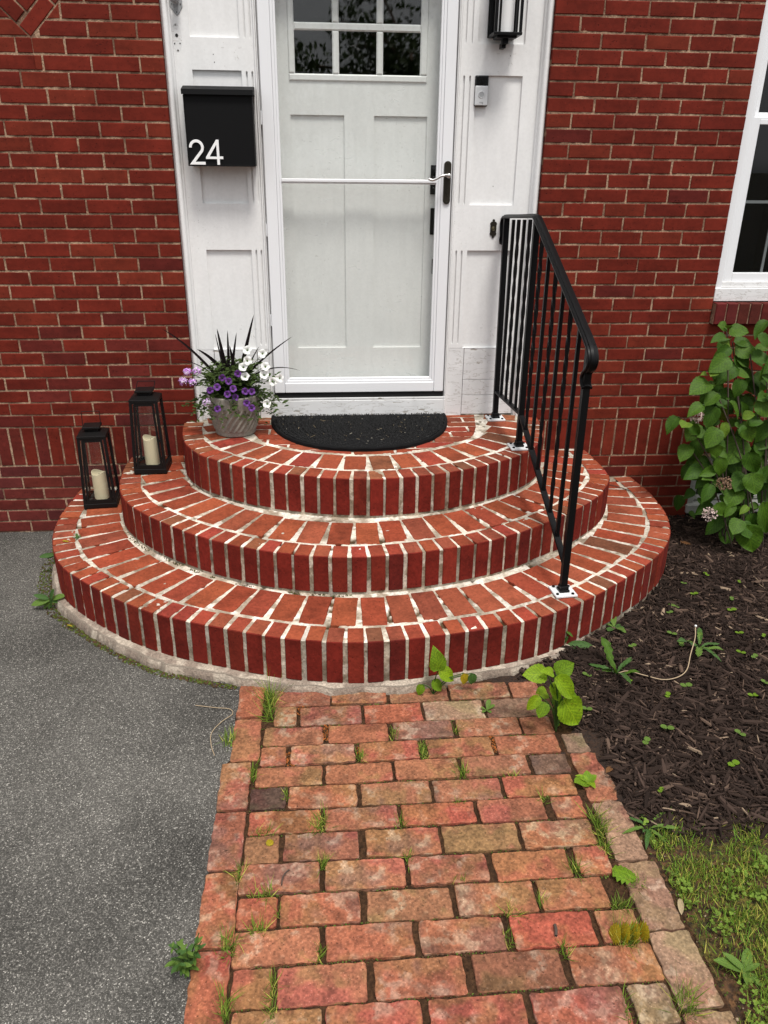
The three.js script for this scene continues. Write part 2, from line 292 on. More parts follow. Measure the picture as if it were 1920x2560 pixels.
function radius(s, deg) { const t = s.r; let i = 0; while (i < t.length - 2 && t[i + 1][0] < deg) i++; const k = clamp((deg - t[i][0]) / (t[i + 1][0] - t[i][0])); const p0 = t[Math.max(0, i - 1)][1], p1 = t[i][1], p2 = t[i + 1][1], p3 = t[Math.min(t.length - 1, i + 2)][1]; return 0.5 * (2 * p1 + (p2 - p0) * k + (2 * p0 - 5 * p1 + 4 * p2 - p3) * k * k + (3 * p1 - p0 - 3 * p2 + p3) * k * k * k); }
const polar = (s, deg, r) => [s.x + r * Math.sin(deg * Math.PI / 180), s.z + r * Math.cos(deg * Math.PI / 180)];
const inStep = (x, z, m = 0) => { const s = STEP.C, a = Math.atan2(x - s.x, z - s.z) * 180 / Math.PI; return z < 0 || Math.abs(a) > 95 ? false : Math.hypot(x - s.x, z - s.z) < radius(s, a) + m; };

function sheet(x0, x1, z0, z1, nx, nz, yf, xf) { // heightfield with uv in metres
  const pos = [], uv = [], idx = [];
  for (let j = 0; j <= nz; j++) for (let i = 0; i <= nx; i++) { let x = mix(x0, x1, i / nx), z = mix(z0, z1, j / nz); if (xf) x = xf(x, z, i / nx); pos.push(x, yf(x, z), z); uv.push(x, z); }
  for (let j = 0; j < nz; j++) for (let i = 0; i < nx; i++) { const a = j * (nx + 1) + i, b = a + 1, c = a + nx + 1, d = c + 1; idx.push(a, c, b, b, c, d); }
  const g = new THREE.BufferGeometry(); g.setAttribute('position', new THREE.Float32BufferAttribute(pos, 3)); g.setAttribute('uv', new THREE.Float32BufferAttribute(uv, 2)); g.setIndex(idx); g.computeVertexNormals(); return g;
}
const nz2 = (x, z, f, s = 5) => vn(x * f + 500, z * f + 500, 8192, s) - 0.5;

{ const g = new THREE.PlaneGeometry(500, 500); g.rotateX(-Math.PI / 2); g.translate(0, -0.11, 60); const uv = g.attributes.uv; for (let i = 0; i < uv.count; i++) uv.setXY(i, uv.getX(i) * 500, uv.getY(i) * 500); structure('ground', g, M.soil === 0 ? null : std({ ...T.lawn, roughness: 1, color: lin(0.9, 0.95, 0.85) })); }

const driveY = (x, z) => -0.004 - 0.045 * clamp(1 - z / 1.7) + 0.004 * nz2(x, z, 3.1) + 0.003 * nz2(x, z, 11);
structure('driveway', sheet(-9, -0.542, -0.02, 14, 90, 420, driveY, (x, z, t) => t > 0.985 ? x + 0.003 + 0.022 * sm(2.06, 2.0, z) + 0.010 * nz2(1, z, 26) + 0.008 * nz2(2, z, 70) : x), M.asphalt);

// ----- brick path
const path = structure('brick_path');
{
  const base = part('path_bed', sheet(-0.56, 0.80, 1.2, 4.7, 90, 240, (x, z) => -0.010 + 0.006 * nz2(x, z, 30) + 0.005 * nz2(x, z, 90)), M.soil, path); base.userData.kind = 'stuff';
  const TINT = [[0.80, 0.70, 0.68], [0.86, 0.66, 0.62], [0.80, 0.74, 0.70], [0.84, 0.78, 0.66], [0.90, 0.70, 0.62], [0.74, 0.70, 0.72], [0.82, 0.66, 0.66], [0.88, 0.76, 0.64]];
  const red = [0.98, 0.58, 0.52], ora = [0.98, 0.74, 0.60], dark = [0.26, 0.34, 0.44], brown = [0.56, 0.58, 0.62], olive = [0.74, 0.82, 0.72], pink = [0.96, 0.60, 0.62], mauve = [0.74, 0.62, 0.68], grey = [0.62, 0.86, 1.0];
  const zs = [1.640, 1.746, 1.860, 1.962, 2.064, 2.163, 2.265, 2.365, 2.476, 2.586, 2.694, 2.803, 2.915, 3.025, 3.133];
  const rows = [
    [-0.383, -0.17, -0.160, 0.047, 0.066, 0.29, 0.303, 0.532, 0.547, 0.655],
    [-0.375, -0.297, -0.278, -0.054, -0.039, 0.176, 0.189, 0.413, 0.428, 0.650],
    [-0.408, -0.199, -0.174, 0.037, 0.062, 0.275, 0.298, 0.526, 0.540, 0.648],
    [-0.413, -0.329, -0.307, -0.088, -0.066, 0.138, 0.173, 0.401, 0.422, 0.643],
    [-0.423, -0.203, -0.188, 0.035, 0.050, 0.263, 0.286, 0.508, 0.526, 0.650],
    [-0.433, -0.324, -0.310, -0.090, -0.072, 0.154, 0.169, 0.390, 0.408, 0.641],
    [-0.431, -0.211, -0.193, 0.037, 0.052, 0.283, 0.302, 0.513, 0.545, 0.641],
    [-0.434, -0.337, -0.317, -0.094, -0.069, 0.155, 0.169, 0.399, 0.415, 0.637],
    [-0.441, -0.214, -0.194, 0.035, 0.054, 0.281, 0.307, 0.528, 0.555, 0.649],
    [-0.438, -0.332, -0.319, -0.102, -0.078, 0.156, 0.175, 0.397, 0.413, 0.602],
    [-0.440, -0.216, -0.195, 0.037, 0.059, 0.283, 0.309, 0.530, 0.549, 0.658],
    [-0.432, -0.337, -0.318, -0.096, -0.072, 0.157, 0.184, 0.415, 0.438, 0.667],
    [-0.424, -0.212, -0.196, 0.031, 0.057, 0.290, 0.313, 0.543, 0.562, 0.662],
    [-0.430, -0.335, -0.318, -0.092, -0.070, 0.160, 0.182, 0.412, 0.432, 0.664],
  ];
  const over = { '0_0': mauve, '0_1': ora, '0_2': olive, '0_3': olive, '1_0': olive, '1_1': mauve, '1_2': red, '1_3': olive, '1_4': brown, '2_4': brown, '3_0': pink, '3_2': [0.92, 0.64, 0.58], '4_4': [0.58, 0.50, 0.52], '5_0': dark, '5_1': ora, '5_4': ora, '6_0': [1.0, 0.70, 0.56], '6_2': red, '6_4': ora, '7_0': mauve, '7_1': mauve, '7_3': olive, '7_4': [0.92, 0.84, 0.62], '8_0': [0.82, 0.66, 0.66], '8_3': [0.96, 0.66, 0.58], '8_4': ora, '9_0': red, '9_1': [0.98, 0.66, 0.6], '9_2': olive, '9_4': [0.86, 0.74, 0.6], '10_1': [0.95, 0.64, 0.6], '10_3': [1.04, 0.60, 0.48], '10_4': brown, '11_0': [0.94, 0.78, 0.62], '11_1': mauve, '11_2': [0.9, 0.62, 0.62], '11_3': [0.56, 0.52, 0.54], '11_4': [0.92, 0.7, 0.56], '12_1': [0.92, 0.6, 0.6], '12_2': pink, '12_3': [0.94, 0.54, 0.58], '12_4': olive };
  const greyOnes = new Set(['1_3', '1_4', '5_0', '4_4', '12_4']); over['5_0'] = [0.30, 0.30, 0.36]; over['1_3'] = [1, 0.98, 0.9]; over['1_4'] = [0.72, 0.66, 0.66]; over['2_4'] = [0.7, 0.62, 0.6]; over['4_4'] = [0.52, 0.46, 0.48]; over['10_4'] = [0.86, 0.8, 0.7]; over['12_4'] = [0.9, 0.84, 0.72]; over['8_1'] = [1, 0.86, 0.78]; over['0_4'] = [0.8, 0.74, 0.72]; over['3_1'] = [1.0, 0.84, 0.84]; over['11_1'] = [0.92, 0.74, 0.74]; over['10_0'] = [1.0, 0.84, 0.78];
  const lay = (x0, x1, z0, z1, tint, jit = 0.0022, mat = M.pathBrick) => {
    const w = x1 - x0 + 0.004, h = z1 - z0 + 0.002, g = slab(ragged(w, h, 0.022, jit * 1.2, 0.005), 0.05, 0.0022, { front: (() => { const mm = (tint[0] + tint[1] + tint[2]) / 3; return tint.map((t, i) => mix(t, mm, 0.45) * 0.76); })(), wob: 0.003, dome: 0.0006, u0: rnd(0, 7), v0: rnd(0, 7) });
    const m = part('brick', g, mat, path); m.rotation.set(-Math.PI / 2 + rnd(-0.012, 0.012), rnd(-0.008, 0.008), rnd(-0.012, 0.012)); m.position.set((x0 + x1) / 2, rnd(-0.003, 0.0025), (z0 + z1) / 2);
  };
  rows.forEach((r, i) => { for (let k = 0; k < 10; k += 2) lay(r[k], r[k + 1], zs[i] + 0.0052 + rnd(-0.002, 0.002), zs[i + 1] - 0.0052 + rnd(-0.002, 0.002), over[`${i}_${k / 2}`] || pick(TINT), 0.0024, greyOnes.has(`${i}_${k / 2}`) ? M.pathGrey : M.pathBrick); });
  for (let i = 14; i < 27; i++) { const z = 3.133 + (i - 14) * 0.109, o = i % 2 ? -0.432 : -0.545; for (let k = 0; k < 6; k++) { const a = Math.max(-0.434, o + k * 0.228), b = Math.min(0.66, o + k * 0.228 + 0.212); if (b - a > 0.05) lay(a, b, z + 0.006, z + 0.103, pick(TINT)); } }
  const lb = [1.575, 1.800, 2.034, 2.259, 2.495, 2.745, 2.975, 3.21, 3.44, 3.67, 3.9, 4.13, 4.36, 4.59], lt = [[0.98, 0.66, 0.58], [0.92, 0.68, 0.68], [0.86, 0.74, 0.68], [0.84, 0.62, 0.66], [0.98, 0.74, 0.60], [1.0, 0.58, 0.56]];
  for (let i = 0; i < lb.length - 1; i++) { const dx = i < 2 ? 0.022 : 0; lay(-0.540 + dx, -0.446 + dx, lb[i] + 0.006, lb[i + 1] - 0.006, lt[i] || pick(TINT), 0.0026); }
  const rb = [1.96, 2.066, 2.302, 2.543, 2.775, 2.995, 3.22, 3.45, 3.68, 3.91, 4.14, 4.37, 4.6], rt = [[0.62, 0.64, 0.66], [0.84, 0.68, 0.66], [0.98, 0.92, 0.88], [0.92, 0.76, 0.78], [1.02, 1.0, 0.96], [0.92, 0.8, 0.76]];
  for (let i = 0; i < rb.length - 1; i++) lay(0.672 + rnd(-0.004, 0.006), 0.768 + rnd(-0.006, 0.008) + 0.004 * i, rb[i] + 0.006, rb[i + 1] - 0.006, rt[i] || pick(TINT), 0.0034, i === 1 || i > 6 ? M.pathBrick : M.pathGrey);
}

// ----- mulch bed
const mulchY = (x, z) => mix(-0.05, 0.016, sm(0, 0.9, z)) - 0.03 * sm(0.82, 0.70, x) * sm(1.5, 1.7, z) + 0.022 * nz2(x, z, 4) + 0.012 * nz2(x, z, 17);
const lawnEdge = (x) => 2.42 + 0.10 * nz2(x, 3, 5) + 0.06 * (x - 0.9);
structure('mulch_bed', sheet(0.45, 3.9, -0.02, 2.75, 150, 120, (x, z) => mulchY(x, z) - 0.006 - 0.02 * sm(0, 0.1, z - lawnEdge(x))), std({ ...T.soil, bumpScale: 0.01, roughness: 1, color: lin(0.55, 0.5, 0.48) }));
{
  const shard = new THREE.BufferGeometry(); const v = [[-0.5, 0, -0.35], [-0.42, 0, 0.4], [0.1, 0, 0.5], [0.5, 0, 0.12], [0.44, 0, -0.3], [0, 0, -0.5]], top = v.map(([x, , z]) => [x * 0.88, 1, z * 0.62]), pos = [];
  for (let i = 0; i < 6; i++) { const j = (i + 1) % 6; pos.push(0, 1.1, 0, ...top[j], ...top[i], ...v[i], ...top[i], ...top[j], ...v[i], ...top[j], ...v[j]); }
  shard.setAttribute('position', new THREE.Float32BufferAttribute(pos, 3)); shard.computeVertexNormals();
  const N = 23000, im = new THREE.InstancedMesh(shard, M.chip, N), m4 = new THREE.Matrix4(), q = new THREE.Quaternion(), e = new THREE.Euler(), c = new THREE.Color(); let k = 0, guard = 0;
  while (k < N && guard++ < 400000) {
    const near = R() < 0.75, x = near ? rnd(0.6, 2.3) : rnd(0.76, 3.5), z = rnd(0.01, 2.62);
    if (inStep(x, z, 0.004) || z > lawnEdge(x) + 0.10 * R() - 0.03 || (x < 0.785 && z > 1.95) || (x < 0.70 && z > 1.62) || (x < 0.55 && z > 1.45)) continue;
    const t = R(), big = t > 0.955, L = big ? rnd(0.05, 0.12) : rnd(0.016, 0.065), w = big ? rnd(0.010, 0.022) : rnd(0.003, 0.010), h = big ? rnd(0.005, 0.009) : rnd(0.0015, 0.0045);
    e.set(rnd(-0.25, 0.25), rnd(0, Math.PI * 2), rnd(-0.32, 0.32)); q.setFromEuler(e);
    m4.compose(new THREE.Vector3(x, mulchY(x, z) + rnd(-0.004, 0.008), z), q, new THREE.Vector3(L, h, w)); im.setMatrixAt(k, m4);
    const b = 0.010 + 0.034 * R() * R(), pale = R(); if (pale > 0.991) c.setRGB(0.26, 0.19, 0.13); else if (pale > 0.93) c.setRGB(0.10, 0.066, 0.048); else c.setRGB(b * 1.55, b * 1.0, b * 0.78); im.setColorAt(k, c); k++;
  }
  im.count = k; shade(im); im.name = 'mulch_chips'; im.userData = { kind: 'stuff', label: 'dark brown shredded wood mulch covering the planting bed', category: 'mulch' }; scene.add(im);
}

// ----- lawn
structure('lawn', sheet(0.745, 6, 2.2, 9, 110, 140, (x, z) => -0.008 + 0.014 * nz2(x, z, 6) + 0.008 * nz2(x, z, 25) - 0.06 * sm(0.06, -0.04, z - lawnEdge(x)) - 0.012 * sm(0.80, 0.76, x)), std({ ...T.lawn, bumpScale: 0.012, roughness: 1, color: lin(0.60, 0.46, 0.34) }));
function bladeGeo(seg = 4) { const p = [], c = []; for (let i = 0; i < seg; i++) { const a = i / seg, b = (i + 1) / seg, f = (t, s) => [s * 0.5 * (1 - t * t), t, 0.35 * t * t]; const A = f(a, -1), B = f(a, 1), C = f(b, 1), D = f(b, -1); p.push(...A, ...B, ...C, ...A, ...C, ...D); } for (let i = 0; i < p.length / 3; i++) c.push(1, 1, 1); const g = new THREE.BufferGeometry(); g.setAttribute('position', new THREE.Float32BufferAttribute(p, 3)); g.setAttribute('color', new THREE.Float32BufferAttribute(c, 3)); g.computeVertexNormals(); return g; }
const blade = bladeGeo();
{
  const N = 15000, im = new THREE.InstancedMesh(blade, M.grass, N), m4 = new THREE.Matrix4(), q = new THREE.Quaternion(), e = new THREE.Euler(), c = new THREE.Color(); let k = 0, guard = 0;
  while (k < N && guard++ < 300000) {
    const near = R() < 0.8, x = near ? rnd(0.80, 1.5) : rnd(0.8, 3.2), z = near ? rnd(2.32, 3.2) : rnd(2.4, 5.5);
    const dens = 0.04 + 1.4 * (vn(x * 6 + 40, z * 6 + 40, 999, 3)) * (vn(x * 17 + 40, z * 17 + 40, 999, 4)) * 1.6 - 0.2 * sm(0.90, 0.80, x);
    if (z < lawnEdge(x) - 0.04 + 0.08 * R() || R() > dens) continue;
    e.set(rnd(-0.9, 0.9), rnd(0, 6.28), rnd(-0.6, 0.6)); q.setFromEuler(e); const L = rnd(0.012, 0.038);
    m4.compose(new THREE.Vector3(x, -0.006, z), q, new THREE.Vector3(rnd(0.0018, 0.0034), L, L)); im.setMatrixAt(k, m4);
    const dry = R(); if (dry > 0.76) c.setRGB(2.4, 1.5, 2.2); else { const s = rnd(0.55, 1.3); c.setRGB(s * rnd(0.7, 1.2), s, s * 0.8); } im.setColorAt(k, c); k++;
  }
  im.count = k; shade(im); im.name = 'lawn_grass'; im.userData = { kind: 'stuff', label: 'patchy short green grass beside the brick path', category: 'grass' }; scene.add(im);
}

{ // clover and creeping weeds in the lawn
  const g = (() => { const gs = []; for (let k = 0; k < 3; k++) { const c = new THREE.CircleGeometry(0.5, 7); c.rotateX(-Math.PI / 2 + 0.25); c.translate(0, 0.1, -0.52); c.rotateY(k * 2.094); gs.push(c.toNonIndexed()); } return mergeGeometries(gs); })();
  g.deleteAttribute('uv'); const N = 1100, mat = new THREE.MeshPhysicalMaterial({ color: 0xffffff, roughness: 0.7, specularIntensity: 0.3, transmission: 0.25, thickness: 0, side: THREE.DoubleSide }), im = new THREE.InstancedMesh(g, mat, N), m4 = new THREE.Matrix4(), q = new THREE.Quaternion(), c = new THREE.Color(); let k = 0, guard = 0;
  while (k < N && guard++ < 200000) { const x = rnd(0.80, 1.7), z = rnd(2.36, 3.4); if (z < lawnEdge(x) || vn(x * 9 + 11, z * 9 + 13, 999, 21) < 0.60) continue; q.setFromEuler(new THREE.Euler(rnd(-0.5, 0.5), rnd(0, 6), rnd(-0.5, 0.5))); const s = rnd(0.004, 0.0095); m4.compose(new THREE.Vector3(x, rnd(0.0, 0.02), z), q, new THREE.Vector3(s, s, s)); im.setMatrixAt(k, m4); const b = rnd(0.6, 1.3); c.setRGB(0.13 * b, 0.20 * b, 0.025 * b); im.setColorAt(k, c); k++; }
  im.count = k; shade(im); im.name = 'lawn_clover'; im.userData = { kind: 'stuff', label: 'small round leaved clover creeping through the lawn', category: 'clover' }; scene.add(im);
}

// ---------------------------------------------------------------- the house front
const house = thing('brick_house', 'red brick house front with white panelled doorway and white storm door', 'house');
{
  const H = 0.0677, P = 0.21659, XL = -1.50997, XR = 1.07431, JT = 0.0086, WL = -0.860, WR = 0.952, WIN = 1.957;
  const tone = (x, y) => {
    const t = R(), k = rnd(0.84, 1.0); let c = t < 0.66 ? [0.235, 0.030, 0.017] : t < 0.84 ? [0.262, 0.040, 0.021] : t < 0.97 ? [0.205, 0.026, 0.016] : [0.175, 0.026, 0.020];
    if (x < 0 && y < 0.36) c = mix3(c, [0.135, 0.045, 0.048], 0.6 * rnd(0.5, 1)); else if (x < -0.9 && y < 1.1 && R() < 0.3) c = mix3(c, [0.17, 0.035, 0.035], 0.4);
    return c.map((v) => v * k);
  };
  const bricks = [];   // { poly, x, y }
  const rect = (x0, x1, y0, y1) => [[x0, y0], [x1, y0], [x1, y1], [x0, y1]];
  const D = { x: -1.437, y: 2.70, r: 0.300 };          // diamond of slanted bricks
  const cutDiamond = (poly) => { // what of the brick lies outside the diamond
    const out = []; let inside = true;
    for (const [sx, sy] of [[-1, -1], [1, -1], [-1, 1], [1, 1]]) {
      if (!poly.some(([x, y]) => sx * (x - D.x) > 0 && sy * (y - D.y) > 0)) continue;
      let q = clip(poly, sx, sy, sx * D.x + sy * D.y + D.r + 0.009);
      q = clip(q, sx, 0, sx * D.x); q = clip(q, 0, sy, sy * D.y); if (q.length > 2) out.push(q);
    }
    return out;
  };
  const nearDiamond = (p) => p.some(([x, y]) => Math.abs(x - D.x) + Math.abs(y - D.y) < D.r + 0.16);
  const put = (x0, x1, y0, y1) => { if (x1 - x0 < 0.02) return; const j = () => rnd(-0.0009, 0.0009); const p = [[x0 + j(), y0 + j()], [x1 + j(), y0 + j()], [x1 + j(), y1 + j()], [x0 + j(), y1 + j()]]; if (nearDiamond(p)) { const c = cutDiamond(p), hit = p.some(([x, y]) => Math.abs(x - D.x) + Math.abs(y - D.y) < D.r + 0.01) || c.length > 1; if (hit) { for (const q of c) bricks.push(q); return; } } bricks.push(p); };
  const course = (y0, y1, x0, x1, start) => { for (let x = start; x < x1; x += P) { let a = Math.max(x, x0), b = Math.min(x + P, x1); if (x1 - b < 0.045 && x + P < x1) b = x1; if (x < x0 && b - x0 < 0.045) continue; if (x > x0 && x - x0 < 0.045) a = x0; if (x >= x1 - 0.045) continue; if (b > a) put(a + (a > x0 ? JT / 2 : 0) + rnd(-0.001, 0.001), b - (b < x1 ? JT / 2 : 0), y0 + JT / 2, y1 - JT / 2); } };
  const openings = (y) => y < 3.06;
  for (let j = -20; j <= 26; j++) {
    const yc = 2.366 - H * j, y0 = yc - H / 2, y1 = yc + H / 2, odd = ((j % 2) + 2) % 2, off = odd ? P / 2 : 0;
    if (openings(yc)) { course(y0, y1, -3.3, WL, XL + off - 9 * P); if (yc > 1.227 && yc < 2.95) { course(y0, y1, WR, WIN, XR + off - 2 * P); course(y0, y1, 2.93, 3.7, XR + off + 7 * P); } else if (yc > 1.10 && yc <= 1.227) { course(y0, y1, WR, WIN, XR + off - 2 * P); course(y0, y1, 2.93, 3.7, XR + off + 7 * P); } else course(y0, y1, WR, 3.7, XR + off - 2 * P); }
    else course(y0, y1, -3.3, 3.7, XL + off - 9 * P);
  }
  const ST = 0.572, SB = 0.352;                            // the soldier course
  for (let x = -1.869 - 22 * 0.0684; x < WL + 0.1; x += 0.0684) put(x + 0.0045, Math.min(x + 0.0639, WL + 0.2), SB + JT / 2, ST - JT / 2);
  for (let x = 1.302 - 6 * 0.0682; x < 3.6; x += 0.0682) put(x + 0.0045, x + 0.0637, SB + JT / 2, ST - JT / 2);
  for (let k = 0; k < 7; k++) { const y1 = SB - k * 0.0667, y0 = y1 - 0.0667; course(y0, y1, -3.3, WL, -1.737 + (k % 2 ? -0.103 : 0) - 9 * P); course(y0, y1, 0.96, 2.018, (k % 2 ? 1.607 : 1.496) - 3 * P); course(y0, y1, 2.70, 3.7, (k % 2 ? 1.607 : 1.496) + 5 * P); }
  // concentric rings of the diamond
  for (let ring = 0; ring < 4; ring++) { const r = D.r - ring * 0.096; if (r < 0.05) break; const q = Math.SQRT1_2; for (let s = 0; s < 4; s++) {
    const side = r * Math.SQRT2, w = 0.060, n = side > 0.3 ? 2 : 1; for (let k = 0; k < n; k++) {
      const a0 = (side - 0.068) * k / n, a1 = (side - 0.068) * (k + 1) / n - JT; // along the side
      const ang = Math.PI / 4 + s * Math.PI / 2, cx = D.x + r * Math.cos(ang - Math.PI * 0.75), cy = D.y + r * Math.sin(ang - Math.PI * 0.75); // a corner
      const ux = Math.cos(ang), uy = Math.sin(ang), nx = -uy, ny = ux, A = (t, d) => [cx + ux * t + nx * d, cy + uy * t + ny * d];
      bricks.push([A(a0, 0), A(a1, 0), A(a1, w), A(a0, w)]);
    } } }
  // nearest to the lens first: these are parts of their own, the rest stay one piece of brickwork
  const seen = (p) => { const [x, y] = p[0]; const px = new THREE.Vector3(x + 0.05, y + 0.02, 0).project(camera); return (Math.abs(px.x) < 1.02 && Math.abs(px.y) < 1.02 ? 100 : 0) - Math.hypot(x + 0.1, y - 1.6); };
  camera.aspect = 0.75; camera.updateProjectionMatrix(); camera.updateMatrixWorld();
  bricks.sort((a, b) => seen(b) - seen(a));
  const rest = [];
  bricks.forEach((p, i) => {
    let cx = 0, cy = 0; for (const q of p) { cx += q[0] / p.length; cy += q[1] / p.length; }
    const area = p.reduce((s, q, k) => { const n = p[(k + 1) % p.length]; return s + q[0] * n[1] - n[0] * q[1]; }, 0); if (Math.abs(area) < 0.0006) return; const poly = area > 0 ? p : p.slice().reverse();
    const loc = poly.map(([x, y]) => [x - cx, y - cy]), c = tone(cx, cy), g = slab(loc, 0.10, 0.0028, { front: c, side: c.map((v) => v * 0.95), u0: rnd(0, 9), v0: rnd(0, 9) });
    const z = rnd(-0.0014, 0.0014);
    if (i < 300) { const m = part('brick', g, M.wallBrick, house); m.position.set(cx, cy, z); } else { g.translate(cx, cy, z); rest.push(g); }
  });
  const rw = part('brickwork', mergeGeometries(rest), M.wallBrick, house); rw.userData.kind = 'stuff';
  // mortar behind the bricks: set back 3.5 mm, returns at the openings
  const Z = -0.0036, m = [];
  const mort = (x0, x1, y0, y1) => { const nx = Math.max(1, Math.round((x1 - x0) / 0.018)), ny = Math.max(1, Math.round((y1 - y0) / 0.018)), g = new THREE.PlaneGeometry(x1 - x0, y1 - y0, nx, ny); g.translate((x0 + x1) / 2, (y0 + y1) / 2, 0); const p = g.attributes.position; for (let i = 0; i < p.count; i++) p.setZ(i, Z + 0.0034 * nz2(p.getX(i), p.getY(i), 60, 8) + 0.002 * nz2(p.getX(i), p.getY(i), 21, 9)); g.computeVertexNormals(); m.push(metricUV(g), box(x0, x1, y0, y1, -0.099, -0.012)); };
  mort(-3.3, WL - 0.001, -0.12, 3.06); mort(WR + 0.001, WIN - 0.001, 0.33, 3.06); mort(WR + 0.001, 2.017, -0.12, 0.33); mort(2.705, 3.7, -0.12, 0.33); mort(WIN, 3.7, 0.33, 1.108); mort(2.935, 3.7, 1.108, 3.06); mort(WIN, 2.935, 2.96, 3.06); mort(-3.3, 3.7, 3.06, 3.75);
  m.push(box(WL - 0.002, WR + 0.002, -0.12, 0.57, -0.099, -0.06));
  part('mortar', merge(m), M.wallMortar, house);
  const upper = part('upper_wall', merge([box(-3.3, 3.7, 3.75, 6.2, -0.1, -0.002), box(-3.31, -3.3, -0.12, 6.2, -4, -0.004), box(3.7, 3.71, -0.12, 6.2, -4, -0.004)]), std({ ...T.wall, roughness: 0.85, color: lin(0.27, 0.05, 0.035) }), house);
  upper.userData.label = 'plain upper wall of the house';

  // ----- white door surround
  const sur = part('door_surround', box(-0.86, 0.952, 2.80, 3.06, -0.09, -0.045), M.paint, house, 'white painted panelled wood surround of the doorway');
  const add = (n, g, mat = M.paint) => part(n, g, mat, sur);
  const pilaster = (x0, x1, px0, px1, fl, y0) => {
    const s = new THREE.Shape([[x0, y0], [x1, y0], [x1, 2.80], [x0, 2.80]].map((p) => new THREE.Vector2(...p)));
    const hole = (a, b, c, d) => { s.holes.push(new THREE.Path([[a, c], [a, d], [b, d], [b, c]].map((p) => new THREE.Vector2(...p)))); };
    hole(px0, px1, 2.420, 2.76); hole(px0, px1, 1.705, 2.288); hole(px0, px1, 0.974, 1.484);
    for (const f of fl) for (const [a, b] of [[2.423, 2.74], [1.712, 2.286], [1.0, 1.484]]) { const h = new THREE.Path(), w = 0.0042; h.moveTo(f - w, a); h.lineTo(f - w, b - w); h.absarc(f, b - w, w, Math.PI, 0, true); h.lineTo(f + w, a); h.absarc(f, a, w, 0, Math.PI, true); s.holes.push(h); }
    const g = new THREE.ExtrudeGeometry(s, { depth: 0.012, bevelEnabled: true, bevelThickness: 0.0012, bevelSize: -0.0004, bevelOffset: 0, bevelSegments: 1, curveSegments: 6 }); g.translate(0, 0, -0.0735); add('pilaster', metricUV(g));
    for (const [a, b] of [[2.42, 2.76], [1.705, 2.288], [0.974, 1.484]]) add('panel', box(px0 - 0.004, px1 + 0.004, a - 0.004, b + 0.004, -0.080, -0.0725));
    add('groove_backing', merge(fl.map((f) => box(f - 0.007, f + 0.007, 0.99, 2.75, -0.078, -0.0705))));
  };
  pilaster(-0.820, -0.452, -0.742, -0.514, [-0.490, -0.464], 0.974);
  pilaster(0.522, 0.912, 0.604, 0.832, [0.546, 0.575], 0.974);
  const boards = (x0, x1) => { for (const [a, b] of [[0.797, 0.9715], [0.708, 0.7945], [0.597, 0.7055]]) add('base_board', rbox(x0, x1, a, b, -0.085, -0.0615, 0.0016, 1), M.peel); };
  boards(0.616, 0.905); boards(-0.742, -0.516);
  add('base_stile', rbox(0.522, 0.6135, 0.588, 0.9735, -0.085, -0.0612, 0.0016, 1), M.peel); add('base_stile', rbox(0.8455 + 0.062, 0.912, 0.588, 0.9735, -0.086, -0.0618, 0.001, 1), M.peel);
  add('base_stile', rbox(-0.820, -0.745, 0.588, 0.9735, -0.085, -0.0612, 0.0016, 1), M.peel); add('base_stile', rbox(-0.513, -0.452, 0.588, 0.9735, -0.085, -0.0612, 0.0016, 1), M.peel);
  const profile = (pts, y0, y1) => { const s = new THREE.Shape(pts.map(([x, z]) => new THREE.Vector2(x, -z))), g = new THREE.ExtrudeGeometry(s, { depth: y1 - y0, bevelEnabled: false }); g.rotateX(-Math.PI / 2); g.translate(0, y0, 0); return metricUV(g); };
  const brickMould = (x, s) => { const pts = [[0, -0.09]]; for (const [a, z] of [[0, -0.030], [0.004, -0.026]]) pts.push([a, z]); for (let i = 0; i <= 8; i++) { const t = Math.PI * (1 - i / 8); pts.push([0.017 + 0.013 * Math.cos(t), -0.028 + 0.013 * Math.sin(t)]); } pts.push([0.032, -0.040], [0.038, -0.046], [0.040, -0.061], [0.040, -0.09]); return pts.map(([a, z]) => [x + s * a, z]); };
  add('moulding', profile(brickMould(-0.859, 1), 0.588, 2.80)); add('moulding', profile(brickMould(0.951, -1).reverse(), 0.588, 2.80));
  const jambMould = (x, s) => { const pts = [[0, -0.09], [0, -0.058]]; for (let i = 0; i <= 6; i++) { const t = Math.PI * (1 - i / 6); pts.push([0.0065 + 0.005 * Math.cos(t), -0.055 + 0.007 * Math.sin(t)]); } pts.push([0.0125, -0.052], [0.0135, -0.044], [0.0165, -0.044], [0.0168, -0.09]); return pts.map(([a, z]) => [x + s * a, z]); };
  add('moulding', profile(jambMould(-0.452, 1), 0.60, 2.80)); add('moulding', profile(jambMould(0.5265, -1).reverse(), 0.60, 2.80));
  add('jamb', box(-0.4345, -0.424, 0.70, 2.80, -0.20, -0.075)); add('jamb', box(0.500, 0.5095, 0.70, 2.80, -0.20, -0.075));
  add('sill', merge([rbox(-0.4345, 0.520, 0.588, 0.690, -0.12, -0.047, 0.004, 2), rbox(-0.434, 0.5195, 0.6915, 0.704, -0.2, -0.0485, 0.003, 2)]), M.peel);
  add('sill_sweep', box(-0.4305, 0.505, 0.7045, 0.735, -0.10, -0.052), M.rubber);
